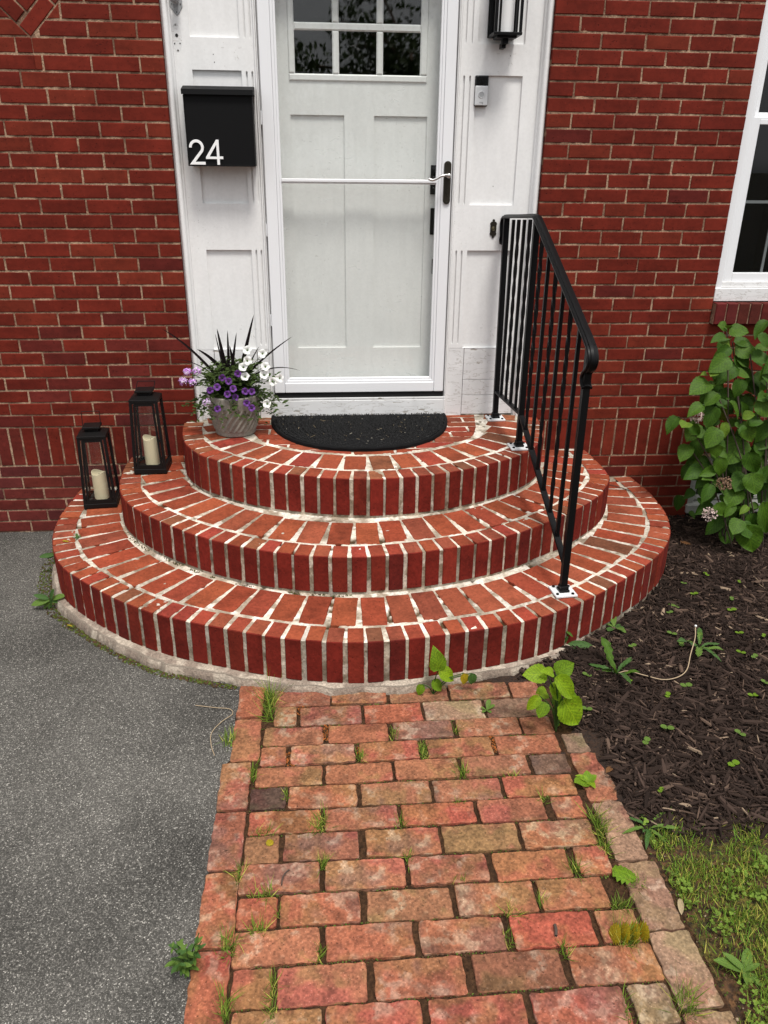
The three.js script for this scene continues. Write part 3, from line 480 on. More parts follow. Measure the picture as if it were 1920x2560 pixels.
  { // traces of an old lock plate and screw holes in the left pilaster
    const e = new THREE.CylinderGeometry(0.0225, 0.0225, 0.0014, 28); e.rotateX(Math.PI / 2); e.scale(1, 2.55, 1); e.translate(-0.8005, 2.416, -0.0605); add('lock_scar', metricUV(e), M.peel);
    const holes = [[-0.8005, 2.425, 0.0072], [-0.803, 2.466, 0.0028], [-0.813, 2.392, 0.003], [-0.788, 2.393, 0.003], [-0.800, 2.365, 0.0036], [-0.640, 2.352, 0.0022], [-0.637, 2.320, 0.0025], [0.765, 2.372, 0.002], [0.722, 1.795, 0.002]].map(([x, y, r]) => { const c = new THREE.CylinderGeometry(r, r, 0.0016, 10); c.rotateX(Math.PI / 2); c.translate(x, y, y > 1.705 && y < 2.288 ? -0.0722 : -0.0594 - (y > 2.3 && x < -0.7 ? 0 : 0.0012)); return c; });
    add('screw_hole', merge(holes), M.dark);
  }

  // ----- entry door behind the glass
  const door = part('entry_door', (() => {
    const s = new THREE.Shape([[-0.424, 0.70], [0.500, 0.70], [0.500, 2.80], [-0.424, 2.80]].map((p) => new THREE.Vector2(...p)));
    const hole = (a, b, c, d) => s.holes.push(new THREE.Path([[a, c], [a, d], [b, d], [b, c]].map((p) => new THREE.Vector2(...p))));
    hole(-0.294, -0.030, 0.963, 2.110); hole(0.118, 0.382, 0.963, 2.110); hole(-0.290, 0.370, 2.262, 2.715);
    const g = new THREE.ExtrudeGeometry(s, { depth: 0.010, bevelEnabled: true, bevelThickness: 0.001, bevelSize: -0.0004, bevelOffset: 0, bevelSegments: 1 }); g.translate(0, 0, -0.150); return metricUV(g);
  })(), M.doorPaint, house, 'pale grey entry door seen through the storm door glass');
  part('panel', box(-0.30, -0.024, 0.957, 2.116, -0.165, -0.1495), M.doorPaint, door); part('panel', box(0.112, 0.388, 0.957, 2.116, -0.165, -0.1495), M.doorPaint, door);
  part('door_core', merge([box(-0.424, 0.5, 0.70, 2.25, -0.175, -0.158), box(-0.424, -0.297, 2.25, 2.80, -0.175, -0.152), box(0.377, 0.5, 2.25, 2.80, -0.175, -0.152), box(-0.297, 0.377, 2.722, 2.80, -0.175, -0.152)]), M.doorPaint, door);
  { // six lights
    const cols = [[-0.265, -0.0845], [-0.0525, 0.1275], [0.1595, 0.340]], rows = [[2.288, 2.468], [2.501, 2.681]], bevelBar = (x0, x1, y0, y1) => { const g = slab([[x0, y0], [x1, y0], [x1, y1], [x0, y1]], 0.014, 0.006); g.deleteAttribute('color'); g.translate(0, 0, -0.132); return metricUV(g); };
    const xs = [-0.296, -0.265, -0.0845, -0.0525, 0.1275, 0.1595, 0.340, 0.376];
    part('window_frame', merge([bevelBar(-0.296, 0.376, 2.256, 2.288), bevelBar(-0.296, 0.376, 2.681, 2.722), bevelBar(-0.296, -0.265, 2.2882, 2.6808), bevelBar(0.340, 0.376, 2.2882, 2.6808)]), M.doorPaint, door);
    part('muntin', bevelBar(-0.2648, 0.3398, 2.468, 2.501), M.doorPaint, door);
    for (const [a, b] of rows) { part('muntin', bevelBar(-0.0845, -0.0525, a + 0.0002, b - 0.0002), M.doorPaint, door); part('muntin', bevelBar(0.1275, 0.1595, a + 0.0002, b - 0.0002), M.doorPaint, door); for (const [c, d] of cols) { const g = new THREE.PlaneGeometry(d - c + 0.006, b - a + 0.006); g.translate((c + d) / 2, (a + b) / 2, -0.1425); part('pane', g, M.glass, door); } }
  }
  for (const [a, b, x] of [[1.752, 1.890, 0.408], [1.556, 1.686, 0.413], [1.357, 1.434, 0.430]]) part('lock_plate', merge([rbox(x, 0.470, a, b, -0.1385, -0.128, 0.003), rbox(x + 0.012, 0.46, a + 0.014, b - 0.014, -0.128, -0.121, 0.003)]), M.black, door, 'black rectangular lock plate');
  part('interior', (() => { const g = []; for (const [x0, x1, y0, y1] of [[-0.5, 0.6, 0.66, 2.88], [1.93, 2.97, 1.15, 2.99], [2.0, 2.72, -0.1, 0.36]]) g.push(box(x0, x1, y0, y1, -1.52, -1.5), box(x0 - 0.02, x0, y0, y1, -1.5, -0.10 - 0.08 * (x0 < 0)), box(x1, x1 + 0.02, y0, y1, -1.5, -0.10 - 0.08 * (x0 < 0)), box(x0, x1, y1, y1 + 0.02, -1.5, -0.10 - 0.08 * (x0 < 0)), box(x0, x1, y0 - 0.02, y0, -1.5, -0.10 - 0.08 * (x0 < 0))); return merge(g); })(), M.dark, house);

  // ----- storm door
  const storm = part('storm_door', (() => {
    const g = [], f = (x0, x1, y0, y1, z0, z1, r) => g.push(rbox(x0, x1, y0, y1, z0, z1, r, 2));
    f(-0.4275, -0.372, 0.736, 2.782, -0.075, -0.042, 0.004); f(0.451, 0.5025, 0.736, 2.782, -0.075, -0.042, 0.004);       // stiles
    f(-0.371, 0.450, 0.736, 0.790, -0.0745, -0.0425, 0.004); f(-0.371, 0.450, 2.70, 2.782, -0.0745, -0.0425, 0.004);
    f(-0.3715, -0.358, 0.789, 2.705, -0.073, -0.047, 0.003); f(0.4365, 0.4505, 0.789, 2.705, -0.073, -0.047, 0.003);       // stepped bead
    f(-0.358, -0.3465, 0.800, 2.70, -0.072, -0.052, 0.003); f(0.4255, 0.437, 0.800, 2.70, -0.072, -0.052, 0.003);
    f(-0.358, 0.437, 0.7895, 0.803, -0.0725, -0.047, 0.003); f(-0.347, 0.426, 0.803, 0.8165, -0.072, -0.053, 0.004);
    return merge(g);
  })(), M.vinyl, house, 'white full view storm door');
  part('crossbar', merge([rbox(-0.347, 0.426, 1.8075, 1.8225, -0.068, -0.046, 0.003), rbox(-0.347, 0.426, 1.8005, 1.8065, -0.066, -0.055, 0.002)]), M.vinyl, storm);
  { const g = new THREE.PlaneGeometry(0.776, 1.895); g.translate(0.0395, 1.757, -0.0605); const uv = g.attributes.uv; for (let i = 0; i < uv.count; i++) uv.setXY(i, uv.getX(i) * 0.8, uv.getY(i) * 1.9); part('glass_pane', g, M.stormGlass, storm); }
  { // handle set
    const s = new THREE.Shape(); s.moveTo(0.4635, 1.728); s.lineTo(0.4635, 1.892); s.absarc(0.480, 1.892, 0.0165, Math.PI, 0, true); s.lineTo(0.4965, 1.728); s.absarc(0.480, 1.728, 0.0165, 0, -Math.PI, true);
    const g = new THREE.ExtrudeGeometry(s, { depth: 0.006, bevelEnabled: true, bevelThickness: 0.002, bevelSize: 0.0015, bevelSegments: 2, curveSegments: 12 }); g.translate(0, 0, -0.0415); part('handle_plate', g, M.bronze, storm, 'dark bronze handle plate');
    part('lever', merge([tube([[0.481, 1.843, -0.034], [0.481, 1.843, 0.0]], 0.011, 6, 14), tube([[0.484, 1.843, 0.0], [0.470, 1.8455, 0.004], [0.445, 1.842, 0.006], [0.420, 1.829, 0.005], [0.400, 1.822, 0.003], [0.384, 1.8265, 0.001]], 0.0062, 30, 10), new THREE.SphereGeometry(0.0062, 10, 8).translate(0.384, 1.8265, 0.001), new THREE.SphereGeometry(0.0115, 14, 10).scale(1, 1, 0.7).translate(0.4815, 1.843, 0.002)]), M.nickel, storm, 'brushed nickel curved lever handle');
    part('lock_cylinder', merge([new THREE.CylinderGeometry(0.0085, 0.0085, 0.006, 16).rotateX(Math.PI / 2).translate(0.482, 1.772, -0.032), rbox(0.4785, 0.4855, 1.748, 1.768, -0.035, -0.0305, 0.002), new THREE.SphereGeometry(0.003, 8, 6).translate(0.480, 1.900, -0.033), new THREE.SphereGeometry(0.003, 8, 6).translate(0.480, 1.720, -0.033)]), M.bronze, storm);
  }
  part('hinge', merge([rbox(-0.4335, -0.4283, 2.06, 2.12, -0.060, -0.043, 0.001), rbox(-0.4335, -0.4283, 1.10, 1.16, -0.060, -0.043, 0.001), rbox(-0.4335, -0.4283, 1.55, 1.61, -0.060, -0.043, 0.001)]), M.vinyl, storm);

  // ----- window to the right of the door
  const win = part('window', merge([rbox(1.958, 2.000, 1.228, 2.955, -0.095, -0.022, 0.004), rbox(2.892, 2.934, 1.228, 2.955, -0.095, -0.022, 0.004), rbox(2.0005, 2.8915, 2.90, 2.955, -0.095, -0.022, 0.004), rbox(2.0005, 2.020, 1.300, 2.90, -0.094, -0.034, 0.003), rbox(2.872, 2.8915, 1.300, 2.90, -0.094, -0.034, 0.003)]), M.vinyl, house, 'white vinyl double hung window with dark panes');
  part('sash', merge([rbox(2.020, 2.058, 1.330, 2.128, -0.075, -0.042, 0.003), rbox(2.834, 2.872, 1.330, 2.128, -0.075, -0.042, 0.003), rbox(2.058, 2.834, 1.330, 1.374, -0.0745, -0.0425, 0.003), rbox(2.058, 2.834, 2.094, 2.120, -0.0745, -0.0425, 0.003)]), M.vinyl, win);
  part('sash', merge([rbox(2.020, 2.058, 2.122, 2.90, -0.093, -0.076, 0.003), rbox(2.834, 2.872, 2.122, 2.90, -0.093, -0.076, 0.003), rbox(2.058, 2.834, 2.122, 2.150, -0.0925, -0.0765, 0.003), rbox(2.058, 2.834, 2.86, 2.90, -0.0925, -0.0765, 0.003)]), M.vinyl, win);
  const grille = std({ color: lin(0.16, 0.17, 0.18), roughness: 0.6 });
  part('muntin', merge([box(2.058, 2.834, 1.724, 1.738, -0.066, -0.060), box(2.222, 2.2355, 1.374, 2.094, -0.0665, -0.0605), box(2.62, 2.6335, 1.374, 2.094, -0.0665, -0.0605)]), grille, win);
  { const g = new THREE.PlaneGeometry(0.78, 0.73); g.translate(2.446, 1.734, -0.0555); part('pane', g, M.glass, win); const h = new THREE.PlaneGeometry(0.78, 0.72); h.translate(2.446, 2.505, -0.083); part('pane', h, M.glass, win); }
  part('window_sill', merge([rbox(1.962, 2.93, 1.228, 1.297, -0.10, -0.012, 0.004), rbox(1.99, 2.90, 1.2975, 1.3295, -0.1, -0.030, 0.004)]), M.peel, win);
  for (let k = 0; k < 15; k++) { const x = 1.9585 + k * 0.0655; const c = [0.16, 0.028, 0.024].map((v) => v * rnd(0.85, 1.2)), g = slab([[x + 0.003, 1.112], [x + 0.0615, 1.112], [x + 0.0615, 1.224], [x + 0.003, 1.224]], 0.14, 0.004, { front: c, side: c, u0: rnd(0, 9), v0: rnd(0, 9) }); const m = part('sill_brick', g, M.wallBrick, win); m.position.z = rnd(0.034, 0.038); }
  part('sill_mortar', box(1.960, 2.935, 1.114, 1.220, -0.09, 0.029), M.wallMortar, win);

  // ----- basement window behind the shrub
  const oldPaint = std({ ...T.peel, bumpScale: 0.002, roughness: 0.8, color: lin(0.50, 0.50, 0.46) });
  const bw = part('basement_window', merge([rbox(2.019, 2.058, 0.032, 0.328, -0.09, -0.012, 0.003), rbox(2.66, 2.70, 0.032, 0.328, -0.09, -0.012, 0.003), rbox(2.0585, 2.6595, 0.288, 0.328, -0.09, -0.012, 0.003)]), oldPaint, house, 'weathered white basement window');
  part('sash', merge([rbox(2.059, 2.082, 0.040, 0.287, -0.08, -0.04, 0.003), rbox(2.636, 2.659, 0.040, 0.287, -0.08, -0.04, 0.003), rbox(2.0825, 2.6355, 0.262, 0.287, -0.08, -0.04, 0.003), rbox(2.0825, 2.6355, 0.040, 0.062, -0.08, -0.04, 0.003)]), oldPaint, bw);
  { const g = new THREE.PlaneGeometry(0.56, 0.21); g.translate(2.359, 0.162, -0.062); part('pane', g, M.glass, bw); }
  part('window_sill', rbox(2.010, 2.71, -0.022, 0.0315, -0.09, 0.022, 0.004), oldPaint, bw);
}

// ---------------------------------------------------------------- the steps
const steps = thing('brick_steps', 'three curved red brick steps with pale mortar joints below the front door', 'steps');
{
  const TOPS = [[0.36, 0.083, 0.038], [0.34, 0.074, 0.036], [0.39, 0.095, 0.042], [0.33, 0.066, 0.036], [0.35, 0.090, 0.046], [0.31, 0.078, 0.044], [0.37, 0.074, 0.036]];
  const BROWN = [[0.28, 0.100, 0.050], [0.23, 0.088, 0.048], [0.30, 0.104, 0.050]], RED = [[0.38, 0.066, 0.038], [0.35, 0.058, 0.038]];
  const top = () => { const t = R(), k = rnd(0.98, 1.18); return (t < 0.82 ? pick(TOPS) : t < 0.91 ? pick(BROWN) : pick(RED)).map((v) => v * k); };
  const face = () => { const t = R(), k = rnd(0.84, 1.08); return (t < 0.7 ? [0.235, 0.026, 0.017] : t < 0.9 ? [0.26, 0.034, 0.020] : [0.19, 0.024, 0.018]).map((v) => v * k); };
  const limit = (s) => { let lo = 0, hi = 0; for (let a = 0; a < 100; a += 0.25) { if (s.z + radius(s, a) * Math.cos(a * Math.PI / 180) > 0.004) hi = a; else break; } for (let a = 0; a > -100; a -= 0.25) { if (s.z + radius(s, a) * Math.cos(a * Math.PI / 180) > 0.004) lo = a; else break; } return [lo, hi]; };
  const make = (key, above) => {
    const s = STEP[key], [lo, hi] = limit(s);
    // mortar core: tread surface and riser, a little below and behind the brick faces
    const pos = [], idx = [], colr = [], NA = 700, NR = key === 'A' ? 90 : 44, NV = 12;
    const rin = (a) => key === 'A' ? 0.12 : (() => { const u = STEP[above], [x, z] = [0, 0]; return Math.max(0.3, radius(s, a) - 0.43); })();
    const vert = (x, y, z) => { pos.push(x, y, z); return pos.length / 3 - 1; };
    const grid = (nu, nv, f) => { const b = pos.length / 3; for (let i = 0; i <= nu; i++) for (let j = 0; j <= nv; j++) vert(...f(i / nu, j / nv)); for (let i = 0; i < nu; i++) for (let j = 0; j < nv; j++) { const p = b + i * (nv + 1) + j, q = p + nv + 1; idx.push(p, p + 1, q, q, p + 1, q + 1); } };
    const ang = (t) => mix(lo - 2, hi + 2, t);
    grid(NA, NR, (t, v) => { const a = ang(t), r1 = radius(s, a) - 0.007, r = mix(rin(a), r1, v), [x, z] = polar(s, a, r), lost = sm(0.25, 0.32, nz2(x, z, 13, 36) * 0.6 + nz2(x, z, 34, 37) * 0.55), gr = sm(-0.02, 0.16, nz2(x, z, 5, 38) + 0.3 * nz2(x, z, 19, 39)); colr.push(...mix3(mix3([0.98, 0.96, 0.92], [0.70, 0.68, 0.64], gr), [0.16, 0.115, 0.07], lost)); return [x, s.y - 0.0030 + 0.0026 * nz2(x, z, 70, 31) + 0.0018 * nz2(x, z, 22, 32) - 0.010 * lost - (v > 0.99 ? 0.004 : 0), z]; });
    grid(NA, NV, (t, v) => { const a = ang(t), y = mix(s.y - 0.006, key === 'C' ? -0.06 : s.b - 0.01, v), r = radius(s, a) - 0.007 + 0.0036 * nz2(a * 0.5, y * 20, 3, 33) + 0.003 * nz2(a * 1.6, y * 50, 1, 34), [x, z] = polar(s, a, r), gr = sm(-0.2, 0.25, nz2(a * 0.35, y * 6, 1, 40) + 0.5 * nz2(a * 1.1, y * 25, 1, 41)); colr.push(...mix3([0.72, 0.68, 0.61], [0.46, 0.44, 0.40], gr)); return [x, y, z]; });
    const g = new THREE.BufferGeometry(); g.setAttribute('position', new THREE.Float32BufferAttribute(pos, 3)); g.setAttribute('color', new THREE.Float32BufferAttribute(colr, 3)); g.setIndex(idx); g.computeVertexNormals();
    const core = part('step', metricUV(g), M.mortar, steps);
    // standing bricks along the nose
    let arc = 0; const marks = []; { let a = lo, px = polar(s, lo, radius(s, lo)), next = 0.012; while (a < hi) { a += 0.05; const p = polar(s, a, radius(s, a)); arc += Math.hypot(p[0] - px[0], p[1] - px[1]); px = p; if (arc >= next + s.pitch / 2) { marks.push(a); next += s.pitch; } } }
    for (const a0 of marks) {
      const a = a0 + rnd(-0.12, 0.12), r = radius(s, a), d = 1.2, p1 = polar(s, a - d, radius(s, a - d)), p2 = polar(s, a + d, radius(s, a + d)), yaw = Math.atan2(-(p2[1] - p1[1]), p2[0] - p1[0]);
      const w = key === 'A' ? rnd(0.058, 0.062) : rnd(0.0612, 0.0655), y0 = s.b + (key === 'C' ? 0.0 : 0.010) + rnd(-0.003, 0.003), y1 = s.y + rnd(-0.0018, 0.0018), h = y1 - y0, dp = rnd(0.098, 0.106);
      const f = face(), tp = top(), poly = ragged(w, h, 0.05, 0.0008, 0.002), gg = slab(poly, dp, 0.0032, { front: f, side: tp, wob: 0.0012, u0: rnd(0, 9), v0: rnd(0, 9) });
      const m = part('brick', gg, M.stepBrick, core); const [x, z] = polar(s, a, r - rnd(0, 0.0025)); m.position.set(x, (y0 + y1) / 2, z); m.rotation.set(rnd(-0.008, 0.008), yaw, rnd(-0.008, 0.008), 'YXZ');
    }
    // bricks laid flat behind the nose, lengthwise to the centre
    const inner = (a) => key === 'A' ? radius(s, a) - 0.305 : (() => { // up to the riser of the step above
      const u = STEP[above]; let r = radius(s, a) - 0.45; for (; r < radius(s, a); r += 0.004) { const [x, z] = polar(s, a, r), b = Math.atan2(x - u.x, z - u.z) * 180 / Math.PI; if (Math.hypot(x - u.x, z - u.z) > radius(u, clamp(b, -90, 90)) + 0.012) break; } return r; })();
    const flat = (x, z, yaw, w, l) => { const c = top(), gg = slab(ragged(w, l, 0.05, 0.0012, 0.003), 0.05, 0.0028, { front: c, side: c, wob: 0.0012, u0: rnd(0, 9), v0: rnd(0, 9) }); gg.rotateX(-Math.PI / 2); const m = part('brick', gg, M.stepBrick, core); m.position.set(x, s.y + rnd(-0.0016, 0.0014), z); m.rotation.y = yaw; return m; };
    let a = key === 'A' ? lo - 4.5 : lo + 1.2;
    while (a < hi + (key === 'A' ? 3 : -0.6)) {
      const ro = radius(s, a) - 0.126, ri = Math.max(inner(a), ro - 0.212), w = rnd(0.099, 0.105), da = (w + rnd(0.007, 0.012)) / (ri + 0.01) * 180 / Math.PI, ac = a + da / 2;
      const roc = radius(s, ac) - 0.122 - rnd(0, 0.004), ric = Math.max(inner(ac), key === 'A' ? roc - 0.190 : roc - 0.218), l = roc - ric;
      if (l > 0.06 && ac < hi + (key === 'A' ? 6 : 1)) { const [x, z] = polar(s, ac, (roc + ric) / 2); if (z - Math.abs(Math.sin(ac * Math.PI / 180)) * w / 2 > (key === 'A' && Math.abs(x - 0.05) < 0.86 ? -0.10 : -0.004)) flat(x, z, ac * Math.PI / 180, w, l); }
      a += da;
    }
    if (key === 'A') { // running bond inside the ring
      const zr = [-0.06, -0.012, 0.073, 0.156, 0.241, 0.328, 0.410, 0.496, 0.584];
      for (let i = 0; i < zr.length - 1; i++) for (let k = -5; k < 5; k++) {
        const x0 = 0.078 + k * 0.212 + (i % 2 ? 0.106 : 0), x1 = x0 + 0.212; let poly = [[x0 + 0.006, zr[i] + 0.006], [x1 - 0.006, zr[i] + 0.006], [x1 - 0.006, zr[i + 1] - 0.006], [x0 + 0.006, zr[i + 1] - 0.006]];
        for (let t = -86; t <= 86; t += 8) { const rr = radius(s, t) - 0.338, ux = Math.sin(t * Math.PI / 180), uz = Math.cos(t * Math.PI / 180); poly = clip(poly, -ux, -uz, -(rr + ux * s.x + uz * s.z)); }
        if (poly.length < 3) continue; const ar = Math.abs(poly.reduce((q, p, n) => { const o = poly[(n + 1) % poly.length]; return q + p[0] * o[1] - o[0] * p[1]; }, 0)) / 2; if (ar < 0.0006) continue;
        const cx = poly.reduce((q, p) => q + p[0], 0) / poly.length, cz = poly.reduce((q, p) => q + p[1], 0) / poly.length, c = top(), loc = poly.map(([x, z]) => [x - cx, -(z - cz)]).reverse();
        const gg = slab(loc, 0.05, 0.0026, { front: c, side: c, u0: rnd(0, 9), v0: rnd(0, 9) }); gg.rotateX(-Math.PI / 2); const m = part('brick', gg, M.stepBrick, core); m.position.set(cx, s.y + rnd(-0.0014, 0.0014), cz);
      }
    }
    return core;
  };
  make('C', 'B'); make('B', 'A'); make('A');
  // rough concrete footing showing below the lowest bricks
  const s = STEP.C, pos = [], idx = [], NA = 420, prof = 7;
  for (let i = 0; i <= NA; i++) { const a = mix(-90, 60, i / NA), out = 0.026 + 0.020 * sm(-62, -30, a) * sm(0, -34, a) + 0.022 * nz2(a * 0.3, 3, 1, 51) + 0.012 * nz2(a * 0.9, 5, 1, 52) + 0.006 * nz2(a * 3, 5, 1, 53) - 0.06 * sm(26, 42, a);
    for (let j = 0; j <= prof; j++) { const t = j / prof, r = radius(s, a) - 0.012 + (out + 0.012) * Math.min(1, t * 1.25), y = t < 0.8 ? 0.033 - 0.012 * t + 0.003 * nz2(a * 0.5, 1, 1, 54) : mix(0.022, -0.07, (t - 0.8) / 0.2), [x, z] = polar(s, a, r + (t > 0.85 ? 0.004 : 0)); pos.push(x, y, z); } }
  for (let i = 0; i < NA; i++) for (let j = 0; j < prof; j++) { const p = i * (prof + 1) + j, q = p + prof + 1; idx.push(p, p + 1, q, q, p + 1, q + 1); }
  const g = new THREE.BufferGeometry(); g.setAttribute('position', new THREE.Float32BufferAttribute(pos, 3)); g.setIndex(idx); g.computeVertexNormals();
  part('footing', metricUV(g), M.concrete, steps, 'rough pale concrete footing');
}

// ---------------------------------------------------------------- things on and by the wall
const font = await new FontLoader().loadAsync('fonts/droid/droid_sans_regular.typeface.json');
{ // mailbox
  const t = thing('mailbox', 'black metal wall mailbox with white house number 24', 'mailbox', [-0.6215, 1.876, -0.062]);
  part('body', rbox(-0.157, 0.157, 0, 0.305, 0, 0.112, 0.004, 3), M.mailbox, t);
  part('front_flange', merge([rbox(-0.1585, -0.152, -0.001, 0.300, 0.1125, 0.1145, 0.0009, 1), rbox(0.152, 0.1585, -0.001, 0.300, 0.1125, 0.1145, 0.0009, 1), rbox(-0.1515, 0.1515, -0.001, 0.006, 0.1125, 0.1145, 0.0009, 1)]), M.mailbox, t);
  const s = new THREE.Shape([[-0.002, 0.342], [0.058, 0.340], [0.124, 0.322], [0.126, 0.303], [0.122, 0.303], [0.116, 0.306], [-0.002, 0.306]].map(([z, y]) => new THREE.Vector2(-z, y)));
  const lid = new THREE.ExtrudeGeometry(s, { depth: 0.324, bevelEnabled: true, bevelThickness: 0.0015, bevelSize: 0.0015, bevelSegments: 2 }); lid.rotateY(Math.PI / 2); lid.translate(-0.162, 0, 0);
  part('lid', lid, M.mailbox, t);
  const ex = { depth: 0.003, bevelEnabled: true, bevelThickness: 0.0006, bevelSize: 0.0006, bevelSegments: 1, curveSegments: 18 };
  const H = 0.107, st = 0.0112; // stroke
  { // 2: bowl, diagonal, foot
    const o = new THREE.Shape(), r = 0.0335, cx = 0.036, cy = H - r;
    o.moveTo(cx - r, cy - 0.0 + 0.0); o.absarc(cx, cy, r, Math.PI, -0.62, true); o.lineTo(0.026, st); o.lineTo(0.073, st); o.lineTo(0.073, 0); o.lineTo(0.0, 0);
    const i = r - st; o.lineTo(cx + i * Math.cos(-0.62) - 0.0005, cy + i * Math.sin(-0.62)); o.absarc(cx, cy, i, -0.62, Math.PI, false); o.lineTo(cx - r, cy);
    const g = new THREE.ExtrudeGeometry(o, ex); g.translate(-0.150, 0.006, 0.1142); part('numeral', g, M.digit, t, 'white numeral 2');
  }
  { const o = new THREE.Shape([[0.050, H], [0.061, H], [0.061, 0.0352], [0.078, 0.0352], [0.078, 0.0248], [0.061, 0.0248], [0.061, 0], [0.0498, 0], [0.0498, 0.0248], [-0.002, 0.0248], [-0.002, 0.032]].map((p) => new THREE.Vector2(...p)));
    o.holes.push(new THREE.Path([[0.0498, 0.0352], [0.0498, 0.0865], [0.0150, 0.0352]].map((p) => new THREE.Vector2(...p)).reverse())); const g = new THREE.ExtrudeGeometry(o, ex); g.translate(-0.0705, 0.006, 0.1142); part('numeral', g, M.digit, t, 'white numeral 4'); }
}
{ // wall lamp
  const t = thing('wall_lamp', 'black wall lantern with white glass cylinder and slim bars', 'lamp', [0.716, 2.43, -0.0615]);
  part('back_plate', rbox(-0.070, 0.066, 0.012, 0.36, 0.0005, 0.016, 0.003), M.black, t);
  const zc = 0.078, w = 0.058; const bars = [];
  for (const [sx, sz] of [[-1, -1], [1, -1], [-1, 1], [1, 1]]) part('frame_bar', rbox(sx * w - 0.0065, sx * w + 0.0065, 0.018, 0.34, zc + sz * w - 0.0065, zc + sz * w + 0.0065, 0.002), M.black, t);
  for (const sx of [-1, 1]) part('frame_bar', rbox(sx * 0.0395 - 0.005, sx * 0.0395 + 0.005, 0.020, 0.34, zc + w - 0.004, zc + w + 0.0055, 0.002), M.black, t);
  part('bottom_frame', merge([rbox(-0.066, 0.066, 0.010, 0.022, zc + w - 0.008, zc + w + 0.008, 0.002), rbox(-0.066, 0.066, 0.010, 0.022, zc - w - 0.008, zc - w + 0.008, 0.002), rbox(-w - 0.008, -w + 0.008, 0.0105, 0.0215, zc - w + 0.008, zc + w - 0.008, 0.002), rbox(w - 0.008, w + 0.008, 0.0105, 0.0215, zc - w + 0.008, zc + w - 0.008, 0.002), rbox(-0.046, 0.046, 0.0, 0.018, zc - 0.046, zc + 0.046, 0.003), rbox(-0.050, 0.050, 0.011, 0.0205, zc - 0.006, zc + 0.006, 0.002), rbox(-0.0065, 0.0065, 0.0112, 0.0203, zc - 0.05, zc + 0.05, 0.002)]), M.black, t);
  part('finial', merge([rbox(-0.013, 0.013, -0.020, 0.002, zc - 0.02, zc + 0.02, 0.002), rbox(-0.010, 0.010, -0.034, -0.012, 0.010, zc - 0.012, 0.002)]), M.black, t);
  part('top_cap', merge([rbox(-0.07, 0.07, 0.335, 0.352, zc - 0.07, zc + 0.07, 0.003), rbox(-0.04, 0.04, 0.352, 0.375, zc - 0.04, zc + 0.04, 0.003)]), M.black, t);
  const c = new THREE.CylinderGeometry(0.0365, 0.0365, 0.312, 32); c.translate(0, 0.176, zc); part('glass_shade', c, M.frosted, t, 'white frosted glass cylinder');
}
{ // camera door bell
  const t = thing('video_doorbell', 'silver and black video doorbell with round button', 'doorbell', [0.632, 2.155, -0.0735]);
  part('housing', rbox(-0.0325, 0.0325, 0, 0.132, 0, 0.024, 0.004, 3), M.black, t);
  part('camera_cover', rbox(-0.031, 0.031, 0.0885, 0.131, 0.008, 0.0265, 0.004, 3), std({ color: lin(0.008, 0.008, 0.009), roughness: 0.12 }), t);
  part('faceplate', rbox(-0.0315, 0.0315, 0.003, 0.088, 0.006, 0.0272, 0.004, 3), M.silver, t);
  const lens = new THREE.CylinderGeometry(0.0075, 0.0075, 0.003, 20); lens.rotateX(Math.PI / 2); lens.translate(0, 0.104, 0.0268); part('lens', lens, M.black, t);
  const b = new THREE.CylinderGeometry(0.0115, 0.0115, 0.003, 28); b.rotateX(Math.PI / 2); b.translate(0, 0.050, 0.0275); part('button', b, std({ color: lin(0.42, 0.43, 0.44), roughness: 0.4, metalness: 0.3 }), t);
  part('button_ring', new THREE.TorusGeometry(0.0135, 0.0022, 8, 32).translate(0, 0.050, 0.0275), std({ color: lin(0.62, 0.63, 0.64), roughness: 0.35, metalness: 0.3 }), t);
  const tx = new TextGeometry('ring', { font, size: 0.0078, depth: 0.0004, curveSegments: 4, bevelEnabled: false }); tx.computeBoundingBox(); tx.translate(-tx.boundingBox.max.x / 2, 0.012, 0.0273); part('lettering', tx, std({ color: lin(0.16, 0.16, 0.17), roughness: 0.6 }), t);
}
{ // old bell push
  const t = thing('bell_push', 'small ornate dark bronze doorbell push on white pilaster', 'doorbell', [0.734, 1.546, -0.0615]);
  const s = new THREE.Shape(), P = [[0, 0], [0.006, 0.005], [0.004, 0.011], [0.013, 0.014], [0.017, 0.022], [0.0145, 0.028], [0.0155, 0.046], [0.0145, 0.064], [0.017, 0.070], [0.013, 0.078], [0.004, 0.081], [0.006, 0.087], [0, 0.093]];
  s.moveTo(...P[0]); for (const p of P.slice(1)) s.lineTo(...p); for (const p of P.slice(1, -1).reverse()) s.lineTo(-p[0], p[1]);
  part('plate', new THREE.ExtrudeGeometry(s, { depth: 0.004, bevelEnabled: true, bevelThickness: 0.002, bevelSize: 0.001, bevelSegments: 2 }), M.bronze, t);
  part('button', merge([new THREE.TorusGeometry(0.0085, 0.0025, 8, 20).translate(0, 0.046, 0.006), new THREE.SphereGeometry(0.006, 14, 10).scale(1, 1, 0.5).translate(0, 0.046, 0.006)]), std({ color: lin(0.10, 0.085, 0.05), roughness: 0.4, metalness: 0.7 }), t);
}
